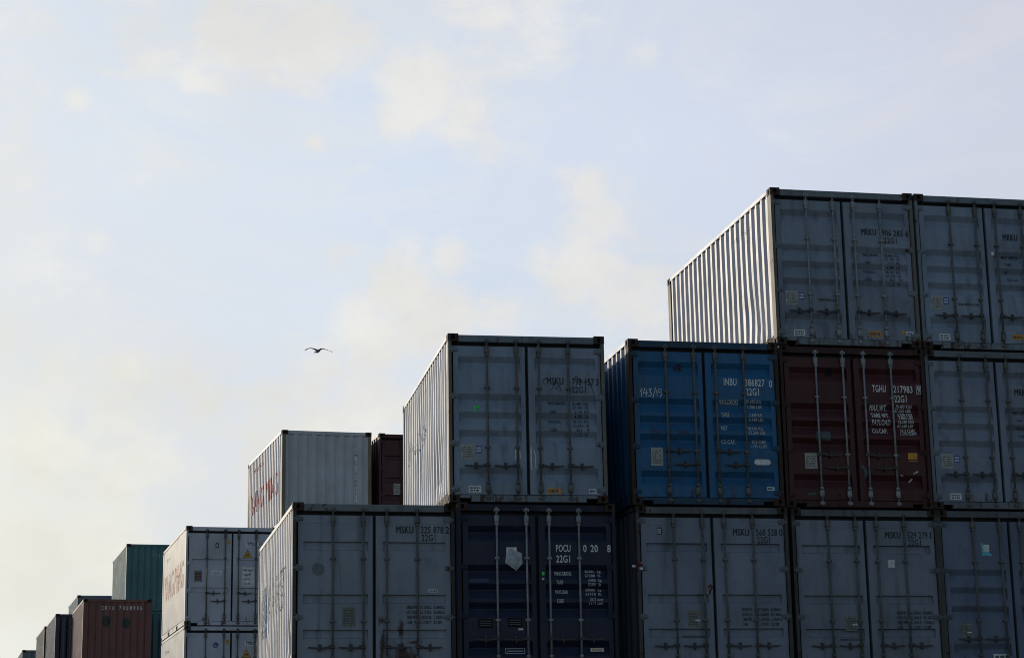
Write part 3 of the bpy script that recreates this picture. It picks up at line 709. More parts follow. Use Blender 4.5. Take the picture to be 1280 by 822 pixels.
# lowest visible tier
dC = dent_fn(9, 0.012, ((0.45, 0.45, 0.35, 0.04), (4.2, 1.2, 0.4, 0.03)))
c, P = container(-2.320, 0.076, 0.74, 1, 'grey container with large rust patches on its right door, number 325 878 2', NEAR, G3, 'flat', rods='galvdark', handles='low', dents=dC, seed=7, post=M['casting_grey'], side_pm=WHITE)
NUM_B = lambda n, k, z: [('MSKU', 1.55, z, 0.255, 0.108), (n, 1.925, z, 0.34, 0.108), (k, 2.305 if k == '1' else 2.295, z, 0.022 if k == '1' else 0.06, 0.108), ('22G1', 1.935, z + 0.12, 0.21, 0.105)]
def weights_b(a, b, x=1.70, z=1.515, g='GROSS WT.'):
    out = []
    for k, (n, p, q) in enumerate(((g, '67.200LB.', '30.480KG.'), ('PAYLOAD', a[0], b[0]), ('TARE WT.', a[1], b[1]), ('CUBE', '1.170FT', '33.2M'))):
        out += [(n, x, z + 0.074 * k, 0.16 if k < 3 else 0.085, 0.05), (p, 1.90, z + 0.074 * k, 0.18, 0.05), (q, 2.105, z + 0.074 * k, 0.18 if k < 3 else 0.12, 0.05)]
    return out
door_text(P, 'right', 'flat', NUM_B('325 878', '2', 0.335), M['black'], 'container_number')
door_text(P, 'right', 'flat', weights_b(('62.170LB.', '5.030LB.'), ('28.200KG.', '2.280KG.')), M['blackw'], 'weight_markings', 0.008)
decal('round_stain', [(*disc(0.385, H - 0.985, 0.092, 28), 0)], on_door('flat', 'left', 0.003), M['stain'], P['left'])
door_plate(P, 'left', 'flat', 0.745, 1.54, 0.195, 0.285, 'plated', 'data_plate', 6, 'darkpatch')
door_plate(P, 'right', 'flat', 2.03, 1.275, 0.15, 0.045, 'white', 'sticker', 1)
vs = fit_text('MAERSK', 1.9, H - 1.45, 3.0, 0.66, 0.03, 0.2); side_decal(P, [(*vs, 0), (*rect(0.75, H - 1.65, 0.75, 0.85), 1)], [M['sideblack'], M['sideblue']], dent=dC)

c, P = container(0.119, -0.094, 0, 1, 'dark navy container with a clear document pouch on its door and missing number digits', NEAR, NAVY, 'five', rods='galv', handles='out', seed=8)
door_text(P, 'right', 'five', [('POCU', 1.51, 0.62, 0.225, 0.11), ('0', 1.93, 0.62, 0.055, 0.11), ('20', 2.045, 0.62, 0.115, 0.11), ('8', 2.305, 0.62, 0.055, 0.11), ('22G1', 1.51, 0.78, 0.215, 0.11)], M['letter'], 'container_number')
door_text(P, 'right', 'five', [('MAX.GROSS', 1.49, 1.02, 0.255, 0.06), ('TARE', 1.505, 1.155, 0.105, 0.06), ('PAYLOAD', 1.50, 1.295, 0.19, 0.06), ('CUBE', 1.51, 1.435, 0.105, 0.06),
     ('30480  kg', 1.955, 1.0, 0.25, 0.05), ('67200  lb', 1.955, 1.06, 0.24, 0.045), ('2400  kg', 1.995, 1.135, 0.21, 0.05), ('5290  lb', 1.995, 1.195, 0.2, 0.045),
     ('28080  kg', 1.96, 1.275, 0.25, 0.05), ('61910  lb', 1.96, 1.335, 0.24, 0.045), ('33.2 cum', 2.02, 1.415, 0.2, 0.05), ('1171 cuft', 2.01, 1.475, 0.21, 0.045)], M['letterw'], 'weight_markings', 0.008)
mb = MB()
mb.box(0.745, 0.905, DY - 0.008, DY - 0.001, H - 0.88, H - 0.665, 0)
pts = [(0.80, H - 0.675), (0.985, H - 0.755), (0.99, H - 0.91), (0.895, H - 1.015), (0.725, H - 0.90), (0.735, H - 0.815)]
ctr = (0.86, H - 0.85); vs = [(ctr[0], DY - 0.045, ctr[1])] + [(p[0], DY - 0.010, p[1]) for p in pts] + [(p[0] * 0.5 + ctr[0] * 0.5, DY - 0.028 - 0.012 * (i % 2), p[1] * 0.5 + ctr[1] * 0.5) for i, p in enumerate(pts)]
fs = []
for i in range(6):
    j = (i + 1) % 6; fs += [(0, 7 + j, 7 + i), (7 + i, 7 + j, 1 + j, 1 + i)]
mb.add(vs, fs, 1); mb.build('document_pouch', [M['white'], M['plastic']], P['left'])
for (x0, t) in ((0.305, 1.73), (0.755, 1.715)):
    mb = MB(); y = DY
    mb.cbox(x0, x0 + 0.215, y - 0.014, y - 0.0012, H - t - 0.13, H - t, 0.006, 0)
    for k in range(3): mb.box(x0 + 0.02, x0 + 0.195, y - 0.0165, y - 0.0145, H - t - 0.105 + k * 0.033, H - t - 0.093 + k * 0.033, 1)
    mb.build('vent', [M['hole'], M['darkpatch']], P['left'])
decal('sticker', [(*stroke([(0.72, H - 2.165), (1.01, H - 2.165), (1.01, H - 2.235), (0.72, H - 2.235), (0.72, H - 2.165)], 0.008), 0), (*stroke([(0.75, H - 2.2), (0.98, H - 2.2)], 0.012), 0)], on_door('five', 'left', 0.006), M['letterw'], P['left'], cuts_v=rib_cuts('five'))
door_plate(P, 'left', 'five', 0.91, 1.87, 0.075, 0.025, 'white', 'sticker')
door_plate(P, 'right', 'five', 2.005, 2.165, 0.205, 0.05, 'white', 'sticker', 1, 'orange')
door_plate(P, 'left', 'five', 0.19, 1.135, 0.28, 0.055, 'navyl', 'sticker')
door_plate(P, 'right', 'five', 1.285, 1.03, 0.04, 0.05, 'green', 'sticker'); door_plate(P, 'right', 'five', 1.285, 1.12, 0.035, 0.03, 'white', 'sticker')

c, P = container(2.897, -0.012, 0, 1, 'grey container directly under the blue one, number 568 528 0', NEAR, G4, 'flat', rods='galvdark', handles='low', seed=9, post=M['casting_grey'])
door_text(P, 'right', 'flat', NUM_B('568 528', '0', 0.345), M['black'], 'container_number')
door_text(P, 'right', 'flat', weights_b(('62.060LB.', '5.140LB.'), ('28.140KG.', '2.340KG.'), 1.645, 1.56), M['blackw'], 'weight_markings', 0.008)
door_text(P, 'left', 'flat', [('maerskline.com', 0.69, 1.955, 0.40, 0.058)], M['blackw'], 'lettering', 0.008)
door_plate(P, 'left', 'flat', 0.78, 1.60, 0.20, 0.25, 'plated', 'data_plate', 5, 'darkpatch'); door_plate(P, 'left', 'flat', 0.895, 1.735, 0.08, 0.025, 'white', 'sticker', thick=0.006)
door_plate(P, 'left', 'flat', 0.34, 0.335, 0.075, 0.11, 'blackw', 'sticker', 3, 'chalk')
decal('spray_mark', [(*stroke([(1.13, H - 1.24), (1.16, H - 1.215), (1.185, H - 1.245), (1.15, H - 1.29), (1.145, H - 1.34)], 0.03), 0)], on_door('flat', 'left', 0.005), M['redspray'], P['left'])
mb = MB(); r = random.Random(5)
for k in range(7):
    xx, zz = -0.02 + r.uniform(-0.07, 0.06), H - 0.95 + r.uniform(-0.05, 0.05); mb.box(xx, xx + 0.05, -0.012 - 0.004 * k, -0.009 - 0.004 * k, zz, zz + 0.035, k % 2)
mb.build('tape_scrap', [M['redspray'], M['white']], c)

c, P = container(5.433, 0.119, 0, 1, 'grey container directly under the dark red one, small white paper on its door', NEAR, G5, 'flat', rods='galvdark', handles='low', seed=10, post=M['casting_grey'])
door_text(P, 'right', 'flat', NUM_B('529 279', '1', 0.355), M['black'], 'container_number')
door_text(P, 'right', 'flat', weights_b(('62.060LB.', '5.140LB.'), ('28.150KG.', '2.330KG.'), 1.675, 1.60), M['blackw'], 'weight_markings', 0.008)
door_text(P, 'left', 'flat', [('maerskline.com', 0.72, 2.0, 0.40, 0.058)], M['blackw'], 'lettering', 0.008)
door_plate(P, 'left', 'flat', 0.81, 1.665, 0.20, 0.24, 'plated', 'data_plate', 5, 'darkpatch'); door_plate(P, 'left', 'flat', 0.93, 1.79, 0.08, 0.028, 'white', 'sticker', thick=0.006)
door_plate(P, 'right', 'flat', 1.575, 0.80, 0.11, 0.12, 'white', 'sticker'); door_plate(P, 'right', 'flat', 2.12, 2.40, 0.10, 0.07, 'white', 'sticker')
door_plate(P, 'left', 'flat', 0.38, 2.40, 0.17, 0.06, 'white', 'sticker')

c, P = container(7.86, 0.12, 0, 1, 'dark bluish grey container at the lower right edge with a cyan and white sticker', NEAR, G6, 'four', rods='galvdark', handles='out', seed=11, post=M['casting_grey'])
mb = MB(); y = DY - 0.001
mb.box(0.735, 0.865, y - 0.003, y, H - 0.725, H - 0.565, 0); mb.box(0.765, 0.865, y - 0.0045, y - 0.0032, H - 0.66, H - 0.55, 1); mb.box(0.735, 0.76, y - 0.003, y, H - 0.563, H - 0.525, 0); mb.box(0.868, 0.90, y - 0.003, y, H - 0.725, H - 0.70, 0)
mb.build('sticker', [M['cyan'], M['white']], P['left'])
door_plate(P, 'left', 'four', 0.285, 1.79, 0.20, 0.205, 'plated', 'data_plate', 5, 'darkpatch'); door_plate(P, 'left', 'four', 0.40, 1.92, 0.07, 0.02, 'white', 'sticker', thick=0.006)
door_plate(P, 'left', 'four', 0.81, 2.265, 0.29, 0.085, 'white', 'sticker', 1)

# ------------------------------------------------------------------ the block beyond
c, P = container(-0.655, 22.942, 4.87, 3, 'white container with a corrugated end and faded red side letters, rust-streaked corner posts', FAR, WHITE, None, seed=12, post=PW, dents=dent_fn(21, 0.010), cast='casting')
decal('container_number', [(*rect(1.97, H - 2.08, 0.075, 1.64), 1)] + [(*fit_text(ch, 1.98, H - 0.47 - 0.118 * k - 0.085, 0.055, 0.085, 0.02), 0) for k, ch in enumerate('YMLU 336927 5') if ch != ' '],
      lambda u, v: (u, end_depth(u) - 0.005, v), [M['navyl'], M['white']], P['end'], cuts_u=corr_breaks(EX0, EX1, 0.25, EX0 + 0.03))
# letters stand 1 mm proud of their strip
side_decal(P, [(*fit_text('YANG MING', 0.55, H - 1.62, 4.75, 0.62, 0.035), 0), (*fit_text('YMLU 336927 5', 1.1, H - 0.45, 1.7, 0.12, 0.01), 0)], [M['red']], dent=None)

def warn_triangle(P, style, x, t):
    s = 0.125; z = H - t
    pcs = [([(x - s, z - 0.225), (x + s, z - 0.225), (x, z)], [(0, 1, 2)], 0)]
    o = decal('sticker', pcs, on_door(style, 'right', 0.005), [M['black']], P['right'])
    k = 0.86; zc = z - 0.15
    f = lambda u, v: (x + (u - x) * k, zc + (v - zc) * k)
    decal('sticker', [([f(x - s, z - 0.225), f(x + s, z - 0.225), f(x, z)], [(0, 1, 2)], 0), (*stroke([(x - 0.03, zc - 0.02), (x + 0.005, zc + 0.03), (x + 0.03, zc - 0.02)], 0.014), 1), (*stroke([(x - 0.04, zc + 0.0), (x + 0.045, zc + 0.01)], 0.014), 1)],
          lambda u, v: (u, DY - (0.0075 if abs(u - x) < 0.06 and abs(v - zc) < 0.05 else 0.0062), v), [M['yellow'], M['black']], P['right'])

def ym(level, label, pm, num, ov, seed):
    c, P = container(-3.131, 22.97, 4.3, level, label, FAR, pm, 'two', rods='galvdark', handles='between', seed=seed, sidedep=0.014, pockets=True, cast='casting_grey', side_pm=WHITE2)
    door_plate(P, 'right', 'two', 1.575, 0.385, 0.75, 0.125, 'white', 'sticker', thick=0.002)
    decal('container_number', [(*fit_text('YMLU', 1.60, H - 0.495, 0.26, 0.10, 0.015), 0), (*fit_text(num, 1.915, H - 0.495, 0.38, 0.10, 0.015), 0)], on_door('two', 'right', 0.007), M['navyl'], P['right'])
    warn_triangle(P, 'two', 1.62, 0.595)
    door_plate(P, 'right', 'two', 1.49, 1.06, 0.315, 0.50, 'white', 'sticker', thick=0.002)
    decal('weight_markings', [(*fit_text(s, 1.52, H - 1.165 - 0.118 * k, w, 0.05, 0.01), 0) for k, (s, w) in enumerate((('MAX GROSS', 0.25), ('TARE WT', 0.2), ('CAP WT', 0.18), ('CU CAP', 0.18)))], on_door('two', 'right', 0.007), M['navyl'], P['right'])
    door_plate(P, 'left', 'two', 0.235, 1.16, 0.20, 0.29, 'plated', 'data_plate', 5, 'redspray')
    door_plate(P, 'left', 'two', 0.66, 1.155, 0.30, 0.125, 'white', 'sticker', 2, 'sideblue')
    door_plate(P, 'left', 'two', 1.085, 0.36, 0.075, 0.10, 'orange', 'sticker')
    if ov == 'ring':
        outer = disc(0.82, H - 0.50, 0.05, 20, 0.075)[0]; inner = disc(0.82, H - 0.50, 0.03, 20, 0.05)[0]
        decal('emblem', [(outer + inner, [(i, (i + 1) % 20, 20 + (i + 1) % 20, 20 + i) for i in range(20)], 0)], on_door('two', 'left'), M['black'], P['left'])
    else: decal('emblem', [(*disc(0.82, H - 0.50, 0.075), 0), (*stroke([(0.80, H - 0.47), (0.80, H - 0.53), (0.85, H - 0.53)], 0.014), 1)], lambda u, v: (u, DY - (0.0055 if 0.79 < u < 0.86 and abs(v - H + 0.5) < 0.04 else 0.004), v), [M['blue'], M['white']], P['left'])
    side_decal(P, [(*fit_text('YANG MING', 0.45, H - 1.55, 4.9, 0.75, 0.035), 0), (*fit_text(num, 1.0, H - 0.45, 1.2, 0.12, 0.01), 0)], [M['pink']], dep=0.014)
    return c
WHITE2 = paint('white_side_paint', (0.42, 0.41, 0.39), 0.42, 0.35, 0.2, 31, dirtcol=(0.16, 0.14, 0.11))
ym(2, 'pale grey container with orange warning triangle, upper of the two left of the rusty one', YM1, '356 142 7', 'ring', 13)
ym(1, 'pale grey container with a round blue emblem, lower of two left of the rusty one', YM2, '354 906 1', 'dot', 14)

c, P = container(1.99, 23.2, 4.87, 3, 'dark red container between the white one and the near grey stack', FAR, MAROON, 'old', rods='casting', handles='out', seed=15)
door_plate(P, 'left', 'old', 0.40, 1.36, 0.22, 0.30, 'plate', 'data_plate', 4, 'plated')

c, P = container(-6.07, 43.635, 4.9, 2, 'brown container with spaced white characters on its closed end and two dark round patches', FAR, BROWN, None, seed=16, dents=dent_fn(33, 0.012))
pcs = []
for k, ch in enumerate('CRXU 7801985'):
    if ch != ' ': pcs.append((*fit_text(ch, 0.66 + k * 0.125, H - 0.385, 0.065, 0.135, 0.03), 0))
decal('container_number', pcs, lambda u, v: (u, end_depth(u) - 0.006, v), M['letter'], P['end'], cuts_u=corr_breaks(EX0, EX1, 0.25, EX0 + 0.03))
GP = simple('faded_round_emblem', (0.030, 0.042, 0.045), 0.6)
for (x, t) in ((0.84, 0.80), (1.55, 0.86)):
    decal('emblem', [(*disc(x, H - t, 0.15, 24, 0.19), 0)] + ([(*stroke([(x + 0.02, H - t + 0.09), (x + 0.10, H - t + 0.02), (x + 0.06, H - t - 0.08)], 0.04), 1)] if x < 1 else []),
          lambda u, v: (u, end_depth(u) - 0.006, v), [GP, M['darkpatch']], P['end'], cuts_u=corr_breaks(EX0, EX1, 0.25, EX0 + 0.03))

c, P = container(-4.577, 48.65, 5.1, 3, 'teal container with a corrugated end standing tallest behind the brown one', FAR, TEAL, None, seed=17, dents=dent_fn(35, 0.012))
pcs = []
for k, ch in enumerate('CCLU 316458'):
    if ch != ' ': pcs.append((*fit_text(ch, 1.02 + k * 0.115, H - 0.47, 0.05, 0.115, 0.01), 0))
decal('container_number', pcs, lambda u, v: (u, end_depth(u) - 0.006, v), M['letterw'], P['end'], cuts_u=corr_breaks(EX0, EX1, 0.25, EX0 + 0.03))
c, P = container(-4.577, 48.65, 5.1, 2, 'teal container under the tallest teal one, a narrow strip showing right of the brown one', FAR, TEAL2, None, seed=18)
c, P = container(-7.22, 49.97, 5.2, 2, 'navy container partly hidden behind the left side of the brown one', FAR, NAVY2, None, seed=19, dents=dent_fn(37, 0.012))
decal('container_number', [(*fit_text(ch, 0.62 + k * 0.125, H - 0.57, 0.06, 0.125, 0.01), 0) for k, ch in enumerate('CRXU')], lambda u, v: (u, end_depth(u) - 0.006, v), M['letterw'], P['end'], cuts_u=corr_breaks(EX0, EX1, 0.25, EX0 + 0.03))
c, P = container(-7.85, 56.10, 5.2, 2, 'container behind the navy one, its pale side and thin dark edge showing left', FAR, NEARBLACK, None, seed=20, dents=dent_fn(39, 0.01))
c, P = container(-9.38, 70.6, 5.0, 2, 'dark grey container at the bottom left corner, smallest and farthest along the stacks', FAR, DKGREY, None, seed=21, dents=dent_fn(41, 0.01))
c, P = container(-6.82, 69.83, 5.3, 3, 'grey blue container whose roofline shows just above the brown one, left of the teal one', FAR, GB, None, seed=22, dents=dent_fn(43, 0.01))

# ------------------------------------------------------------------ the tiers underneath, which carry the visible ones down to the ground
def copy_tree(o, parent=None):
    c = o.copy(); COL.objects.link(c); c.parent = parent
    for ch in list(o.children): copy_tree(ch, c)
    return c
under, _ = container(-2.31, 0.08, 0.4, 0, 'plain grey container on the ground under the rust-patched one', NEAR, G8, None, seed=30)
def put(X, Y, yaw, level, label, group):
    r = copy_tree(under); a = R(yaw); x, y = corner_to_loc(X, Y, a)
    r.location = (x, y, level * H); r.rotation_euler = (0, 0, a); prop(r, label, None, group)
for X, Y, nm in ((0.12, -0.08, 'navy one with the pouch'), (2.89, -0.01, 'grey one numbered 568 528 0'), (5.42, 0.10, 'grey one numbered 529 279 1'), (7.86, 0.12, 'bluish grey one with the cyan sticker')):
    put(X, Y, 0, 0, 'plain grey container on the ground under the ' + nm, NEAR)
for X, Y, yaw, top, nm in ((-0.655, 22.942, 4.87, 3, 'white container'), (1.99, 23.2, 4.87, 3, 'far dark red container'), (-3.131, 22.97, 4.3, 1, 'pair of pale grey containers'),
                           (-6.07, 43.635, 4.9, 2, 'brown container'), (-4.577, 48.65, 5.1, 2, 'two teal containers'), (-7.22, 49.97, 5.2, 2, 'far navy container'),
                           (-7.85, 56.10, 5.2, 2, 'container behind the navy one'), (-9.38, 70.6, 5.0, 2, 'farthest dark grey container'), (-6.82, 69.83, 5.3, 3, 'grey blue container')):
    for lv in range(top):
        put(X, Y, yaw, lv, 'grey container under the %s, %s' % (nm, ('on the ground', 'second tier', 'third tier')[lv]), FAR)

# ------------------------------------------------------------------ camera (solved)
CAM = (-4.804766208, -28.80954747, 1.089748667); YAW, PIT, ROL = 0.19956063, 0.22735479, -0.01723984; FPX = 2444.232
cy, sy = cos(YAW), sin(YAW)
fw = Vector((sy * cos(PIT), cy * cos(PIT), sin(PIT))); rt = Vector((cy, -sy, 0)); up = rt.cross(fw)
r2 = rt * cos(ROL) + up * sin(ROL); u2 = -rt * sin(ROL) + up * cos(ROL)
cam = bpy.data.cameras.new('camera'); co = bpy.data.objects.new('camera', cam); COL.objects.link(co)
m = Matrix((r2, u2, -fw)).transposed().to_4x4(); m.translation = Vector(CAM); co.matrix_world = m
cam.sensor_width = 36; cam.lens = 36 * FPX / 1280; cam.clip_end = 20000; cam.clip_start = 0.1
scene.camera = co
def ray(px, py): return (fw + r2 * ((px - 640) / FPX) + u2 * ((411 - py) / FPX)).normalized()

# ------------------------------------------------------------------ gull
def gull():
    bm = bmesh.new()
    def ring(c, t, up_, rx, rz, n=10):
        s = t.cross(up_).normalized(); return [bm.verts.new(c + s * (rx * cos(2 * pi * i / n)) + up_ * (rz * sin(2 * pi * i / n))) for i in range(n)]
    def loft(rs):
        for a, b in zip(rs[:-1], rs[1:]):
            n = len(a)
            for i in range(n): bm.faces.new((a[i], a[(i + 1) % n], b[(i + 1) % n], b[i]))
        bm.faces.new(rs[0][::-1]); bm.faces.new(rs[-1])
    U = Vector((0, 0, 1)); F = Vector((0, 1, 0))          # flies along +y
    body = [(-0.34, 0.005, 0.075, 0.006), (-0.26, 0.0, 0.05, 0.014), (-0.18, -0.005, 0.045, 0.04), (-0.06, -0.012, 0.066, 0.066), (0.06, -0.008, 0.066, 0.066), (0.14, 0.006, 0.045, 0.048), (0.18, 0.014, 0.036, 0.038), (0.22, 0.016, 0.034, 0.035), (0.25, 0.010, 0.02, 0.02), (0.275, 0.004, 0.009, 0.010), (0.305, -0.004, 0.003, 0.004)]
    loft([ring(Vector((0, y, z)), F, U, rx, rz) for y, z, rx, rz in body])
    for s in (-1, 1):
        st = [(0.02, 0.03, 0.0, 0.09, 0.022), (0.12, 0.075, 0.01, 0.085, 0.016), (0.25, 0.115, 0.035, 0.075, 0.011), (0.34, 0.115, 0.03, 0.068, 0.009), (0.46, 0.07, -0.01, 0.052, 0.007), (0.57, 0.015, -0.06, 0.034, 0.005), (0.66, -0.035, -0.11, 0.010, 0.003)]
        rs = []
        for k, (x, z, y, ch, th) in enumerate(st):
            n = 10; row = []
            for i in range(n):
                t = 2 * pi * i / n; row.append(bm.verts.new(Vector((s * x, y + ch * cos(t), z + 1.5 * th * sin(t) + 0.02 * cos(t)))))
            rs.append(row if s > 0 else row[::-1])
        loft(rs)
    bmesh.ops.recalc_face_normals(bm, faces=bm.faces[:])
    me = bpy.data.meshes.new('gull'); bm.to_mesh(me); bm.free()
    m_, nt, b = new_mat('gull_plumage')
    tc = N(nt, 'ShaderNodeTexCoord'); sp = N(nt, 'ShaderNodeSeparateXYZ'); nt.links.new(tc.outputs['Object'], sp.inputs[0])
    ax = mth(nt, 'ABSOLUTE', sp.outputs[0])
    back = ramp(nt, sp.outputs[2], 0.0, 0.05)
    c_ = mixc(nt, back, (0.22, 0.21, 0.20), (0.20, 0.20, 0.21))
    c_ = mixc(nt, ramp(nt, ax, 0.46, 0.56), c_, (0.03, 0.03, 0.03)); c_ = mixc(nt, ramp(nt, sp.outputs[1], 0.252, 0.262), c_, (0.5, 0.3, 0.05))
    nt.links.new(c_, b.inputs['Base Color']); b.inputs['Roughness'].default_value = 0.8
    me.materials.append(m_)
    me.polygons.foreach_set('use_smooth', [True] * len(me.polygons))
    o = link('gull', me)
    prop(o, 'small dark gull gliding with arched wings against the pale sky', 'bird')
    return o
g = gull()
g.location = Vector(CAM) + ray(397, 438.5) * 82
g.rotation_euler = (R(-6), R(-3), R(24))

# ------------------------------------------------------------------ ground
m, nt, b = new_mat('yard_asphalt')
tc = N(nt, 'ShaderNodeTexCoord')
n1 = noise_tex(nt, tc.outputs['Object'], 0.25, 6, 0.6); n2 = noise_tex(nt, tc.outputs['Object'], 45, 5, 0.7)
c = mixc(nt, ramp(nt, n1, 0.35, 0.65), (0.045, 0.045, 0.046), (0.070, 0.068, 0.065)); c = mixc(nt, mth(nt, 'MULTIPLY', n2, 0.5), c, (0.09, 0.088, 0.085))
nt.links.new(c, b.inputs['Base Color']); b.inputs['Roughness'].default_value = 0.9
bp = N(nt, 'ShaderNodeBump'); bp.inputs['Strength'].default_value = 0.4; bp.inputs['Distance'].default_value = 0.01; nt.links.new(n2, bp.inputs['Height']); nt.links.new(bp.outputs[0], b.inputs['Normal'])
mb = MB(); S = 6000
mb.add([(-S, -S, -0.004), (S, -S, -0.004), (S, S, -0.004), (-S, S, -0.004)], [(0, 1, 2, 3)])
prop(mb.build('ground', m, None, ox=0, oy=0), kind='structure')

# ------------------------------------------------------------------ light: low sun behind and left of the stacks, thin bright cloud on that side, clear blue behind the viewer
AZ, EL = R(-31), R(15)
sdir = Vector((sin(AZ) * cos(EL), cos(AZ) * cos(EL), sin(EL)))
sun = bpy.data.lights.new('sun', 'SUN'); so = bpy.data.objects.new('sun', sun); COL.objects.link(so)
sun.energy = 2.6; sun.angle = R(2.0); sun.color = (1.0, 0.87, 0.70)
so.rotation_euler = sdir.to_track_quat('Z', 'Y').to_euler(); so.location = (-40, 40, 40)

w = bpy.data.worlds.new('World'); scene.world = w; w.use_nodes = True
nt = w.node_tree; bg = nt.nodes['Background']; bg.inputs[1].default_value = 0.08
sky = N(nt, 'ShaderNodeTexSky'); sky.sky_type = 'NISHITA'; sky.sun_disc = False; sky.sun_elevation = EL; sky.sun_rotation = -AZ
sky.air_density = 1.0; sky.dust_density = 0.5; sky.ozone_density = 1.0
tc = N(nt, 'ShaderNodeTexCoord'); D = tc.outputs['Generated']
def dot(v):
    n = N(nt, 'ShaderNodeVectorMath', operation='DOT_PRODUCT'); nt.links.new(D, n.inputs[0]); n.inputs[1].default_value = tuple(v); return n.outputs['Value']
GA, GE = R(-30), R(-12)
glow = Vector((sin(GA) * cos(GE), cos(GA) * cos(GE), sin(GE)))           # brightest haze low on the sun's side
ang = mth(nt, 'MULTIPLY', mth(nt, 'ARCCOSINE', dot(glow)), 180 / pi)
cr = N(nt, 'ShaderNodeValToRGB'); e = cr.color_ramp
LOA, HIA = 20, 110
stops = [(20, (1.0, 0.98, 0.86)), (28, (0.89, 0.88, 0.79)), (33, (0.815, 0.825, 0.79)), (40, (0.72, 0.768, 0.835)), (48, (0.65, 0.73, 0.85)), (56, (0.63, 0.695, 0.825)), (63, (0.60, 0.64, 0.755)), (110, (0.3, 0.36, 0.5))]
e.elements[0].position = 0; e.elements[1].position = 1
e.elements[0].color = (*stops[0][1], 1); e.elements[1].color = (*stops[-1][1], 1)
for a_, c_ in stops[1:-1]: el = e.elements.new((a_ - LOA) / (HIA - LOA)); el.color = (*c_, 1)
mr = N(nt, 'ShaderNodeMapRange'); mr.inputs[1].default_value = LOA; mr.inputs[2].default_value = HIA; nt.links.new(ang, mr.inputs[0]); nt.links.new(mr.outputs[0], cr.inputs[0])
veil = cr.outputs[0]
# cloud banks: directions in the sky, broken up by noise
nz = noise_tex(nt, D, 8.5, 10, 0.62); nt.nodes[-1].inputs['Distortion'].default_value = 0.5
nz2 = noise_tex(nt, D, 30, 8, 0.68, ((1, 1, 1.6), (1.3, 0.2, 0.7))); nt.nodes[-1].inputs['Distortion'].default_value = 0.4
nbig = noise_tex(nt, D, 3.2, 4, 0.5, ((1, 1, 1.8), (2.1, 0.4, 0)))
jit = mth(nt, 'ADD', mth(nt, 'MULTIPLY', mth(nt, 'SUBTRACT', nz, 0.5), 2.3), mth(nt, 'MULTIPLY', mth(nt, 'SUBTRACT', nz2, 0.5), 1.3))
BANKS = ((60, 10, 2.0, .7), (180, 5, 2.4, .8), (300, 20, 2.4, .9), (390, 32, 2.0, .95), (440, 48, 1.2, .8), (640, 10, 2.4, .75), (96, 122, .5, .85), (391, 177, .42, .8), (182, 96, .35, .6),
    (520, 108, 1.2, 1.1), (500, 140, .9, .9), (575, 150, 1.4, .75), (608, 185, .8, .6), (735, 232, .8, 1.1), (755, 275, 1.0, .9), (715, 222, .5, .9), (720, 340, 1.3, 1.1), (790, 372, 1.6, 1.0), (680, 330, .8, .9),
    (505, 362, 1.1, 1.2), (545, 400, 1.6, 1.0), (625, 395, 1.2, .9), (450, 420, 1.6, .9), (380, 455, 2.0, .9), (270, 430, 1.7, .95), (250, 470, 2.0, 1.0), (330, 505, 2.2, .9), (440, 510, 2.0, .8),
    (130, 385, 1.0, .8), (60, 330, 1.4, .7), (120, 300, .7, .8), (10, 220, 1.6, .7), (20, 420, 1.8, .7), (150, 530, 2.3, .85), (230, 580, 2.5, .8), (50, 560, 2.4, .9), (130, 660, 2.6, .95), (40, 700, 3, .9), (170, 450, 2.0, .85), (300, 560, 2.2, .9), (400, 520, 1.8, .9), (90, 470, 1.8, .8), (560, 330, .7, .8), (430, 330, 1.3, .5), (330, 260, 2.0, .42), (200, 240, 2.0, .4), (640, 150, 1.6, .45), (880, 60, 1.8, .45), (1000, 130, 2.2, .42), (1180, 200, 2.0, .4), (830, 240, 1.4, .45),
    (960, 205, 1.2, .45), (860, 170, 1.6, .35), (1160, 15, 2.4, .6), (800, 65, .7, .7), (1050, 90, 1.8, .4), (1230, 120, 1.6, .4))
clouds = None
for (px, py, r, k) in BANKS:
    a_ = mth(nt, 'MULTIPLY', mth(nt, 'SUBTRACT', dot(ray(px, py)), 1.0), 1.0 / (1 - cos(R(r * 1.15))))
    v = mth(nt, 'MULTIPLY', mth(nt, 'EXPONENT', a_), k)
    clouds = v if clouds is None else mth(nt, 'MAXIMUM', clouds, v)
clouds = ramp(nt, mth(nt, 'ADD', mth(nt, 'MULTIPLY', clouds, 0.85), jit), 0.2, 0.92)
wisp = noise_tex(nt, D, 6.0, 11, 0.66, ((1, 1, 2.2), (3.1, 0.9, 0.3))); nt.nodes[-1].inputs['Distortion'].default_value = 1.1
clouds = mth(nt, 'MAXIMUM', clouds, mth(nt, 'MULTIPLY', ramp(nt, wisp, 0.46, 0.68), 0.5))
cc = N(nt, 'ShaderNodeValToRGB'); e = cc.color_ramp
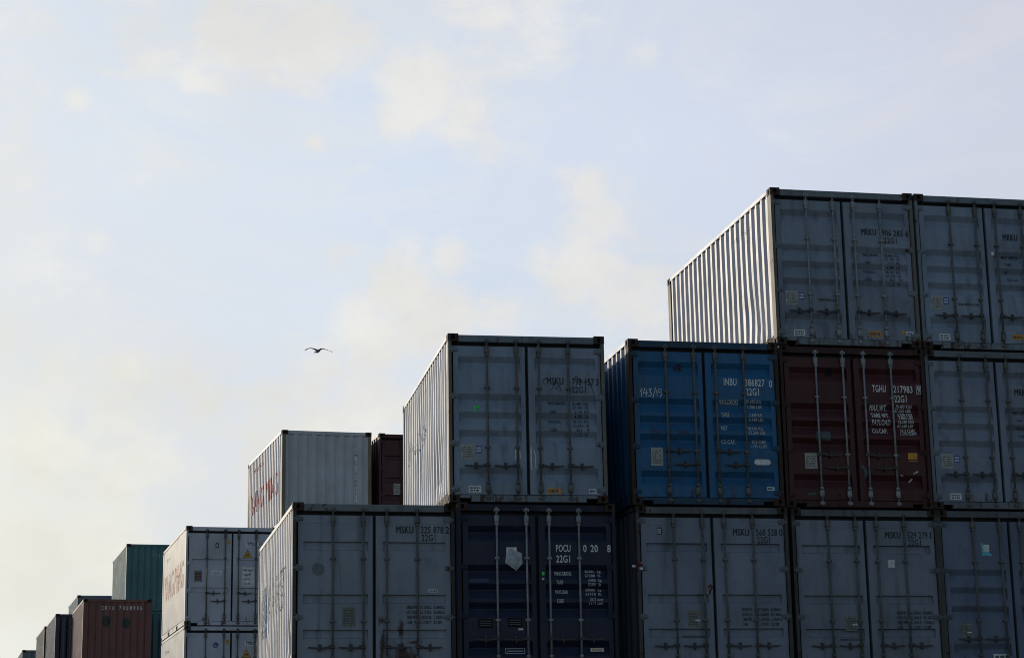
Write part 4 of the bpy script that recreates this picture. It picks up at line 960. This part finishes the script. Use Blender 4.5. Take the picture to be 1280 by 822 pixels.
stops = [(20, (1.0, 0.99, 0.92)), (31, (0.90, 0.89, 0.80)), (38, (0.85, 0.84, 0.775)), (44, (0.815, 0.805, 0.765)), (52, (0.835, 0.825, 0.80)), (63, (0.735, 0.735, 0.76)), (110, (0.4, 0.4, 0.45))]
e.elements[0].color = (*stops[0][1], 1); e.elements[1].color = (*stops[-1][1], 1)
for a_, c_ in stops[1:-1]: el = e.elements.new((a_ - LOA) / (HIA - LOA)); el.color = (*c_, 1)
nt.links.new(mr.outputs[0], cc.inputs[0])
shade = N(nt, 'ShaderNodeMapRange'); shade.inputs[1].default_value = 0.35; shade.inputs[2].default_value = 0.65; shade.inputs[3].default_value = 0.91; shade.inputs[4].default_value = 1.04; nt.links.new(noise_tex(nt, D, 11, 7, 0.6, ((1, 1, 1.4), (5, 2, 1))), shade.inputs[0])
cs = N(nt, 'ShaderNodeVectorMath', operation='SCALE'); nt.links.new(cc.outputs[0], cs.inputs[0]); nt.links.new(shade.outputs[0], cs.inputs['Scale']); ccol = cs.outputs[0]
col = mixc(nt, mth(nt, 'MULTIPLY', clouds, 0.92), veil, ccol)
# slow unevenness of the veil
vm = N(nt, 'ShaderNodeMapRange'); vm.inputs[1].default_value = 0.3; vm.inputs[2].default_value = 0.7; vm.inputs[3].default_value = 0.94; vm.inputs[4].default_value = 1.04; nt.links.new(nbig, vm.inputs[0])
sc_ = N(nt, 'ShaderNodeVectorMath', operation='SCALE'); nt.links.new(col, sc_.inputs[0]); nt.links.new(vm.outputs[0], sc_.inputs['Scale'])
s10 = N(nt, 'ShaderNodeVectorMath', operation='SCALE'); nt.links.new(sc_.outputs[0], s10.inputs[0]); s10.inputs['Scale'].default_value = 1.03 / 0.08
cover = mth(nt, 'SUBTRACT', 1.0, ramp(nt, ang, 70, 98))
final = mixc(nt, mth(nt, 'MULTIPLY', cover, 0.97), sky.outputs[0], s10.outputs[0])
nt.links.new(final, bg.inputs[0])

scene.view_settings.view_transform = 'Standard'; scene.view_settings.look = 'None'
scene.view_settings.exposure = 0; scene.view_settings.gamma = 1
scene.cycles.max_bounces = 6
scene.cycles.filter_width = 1.0
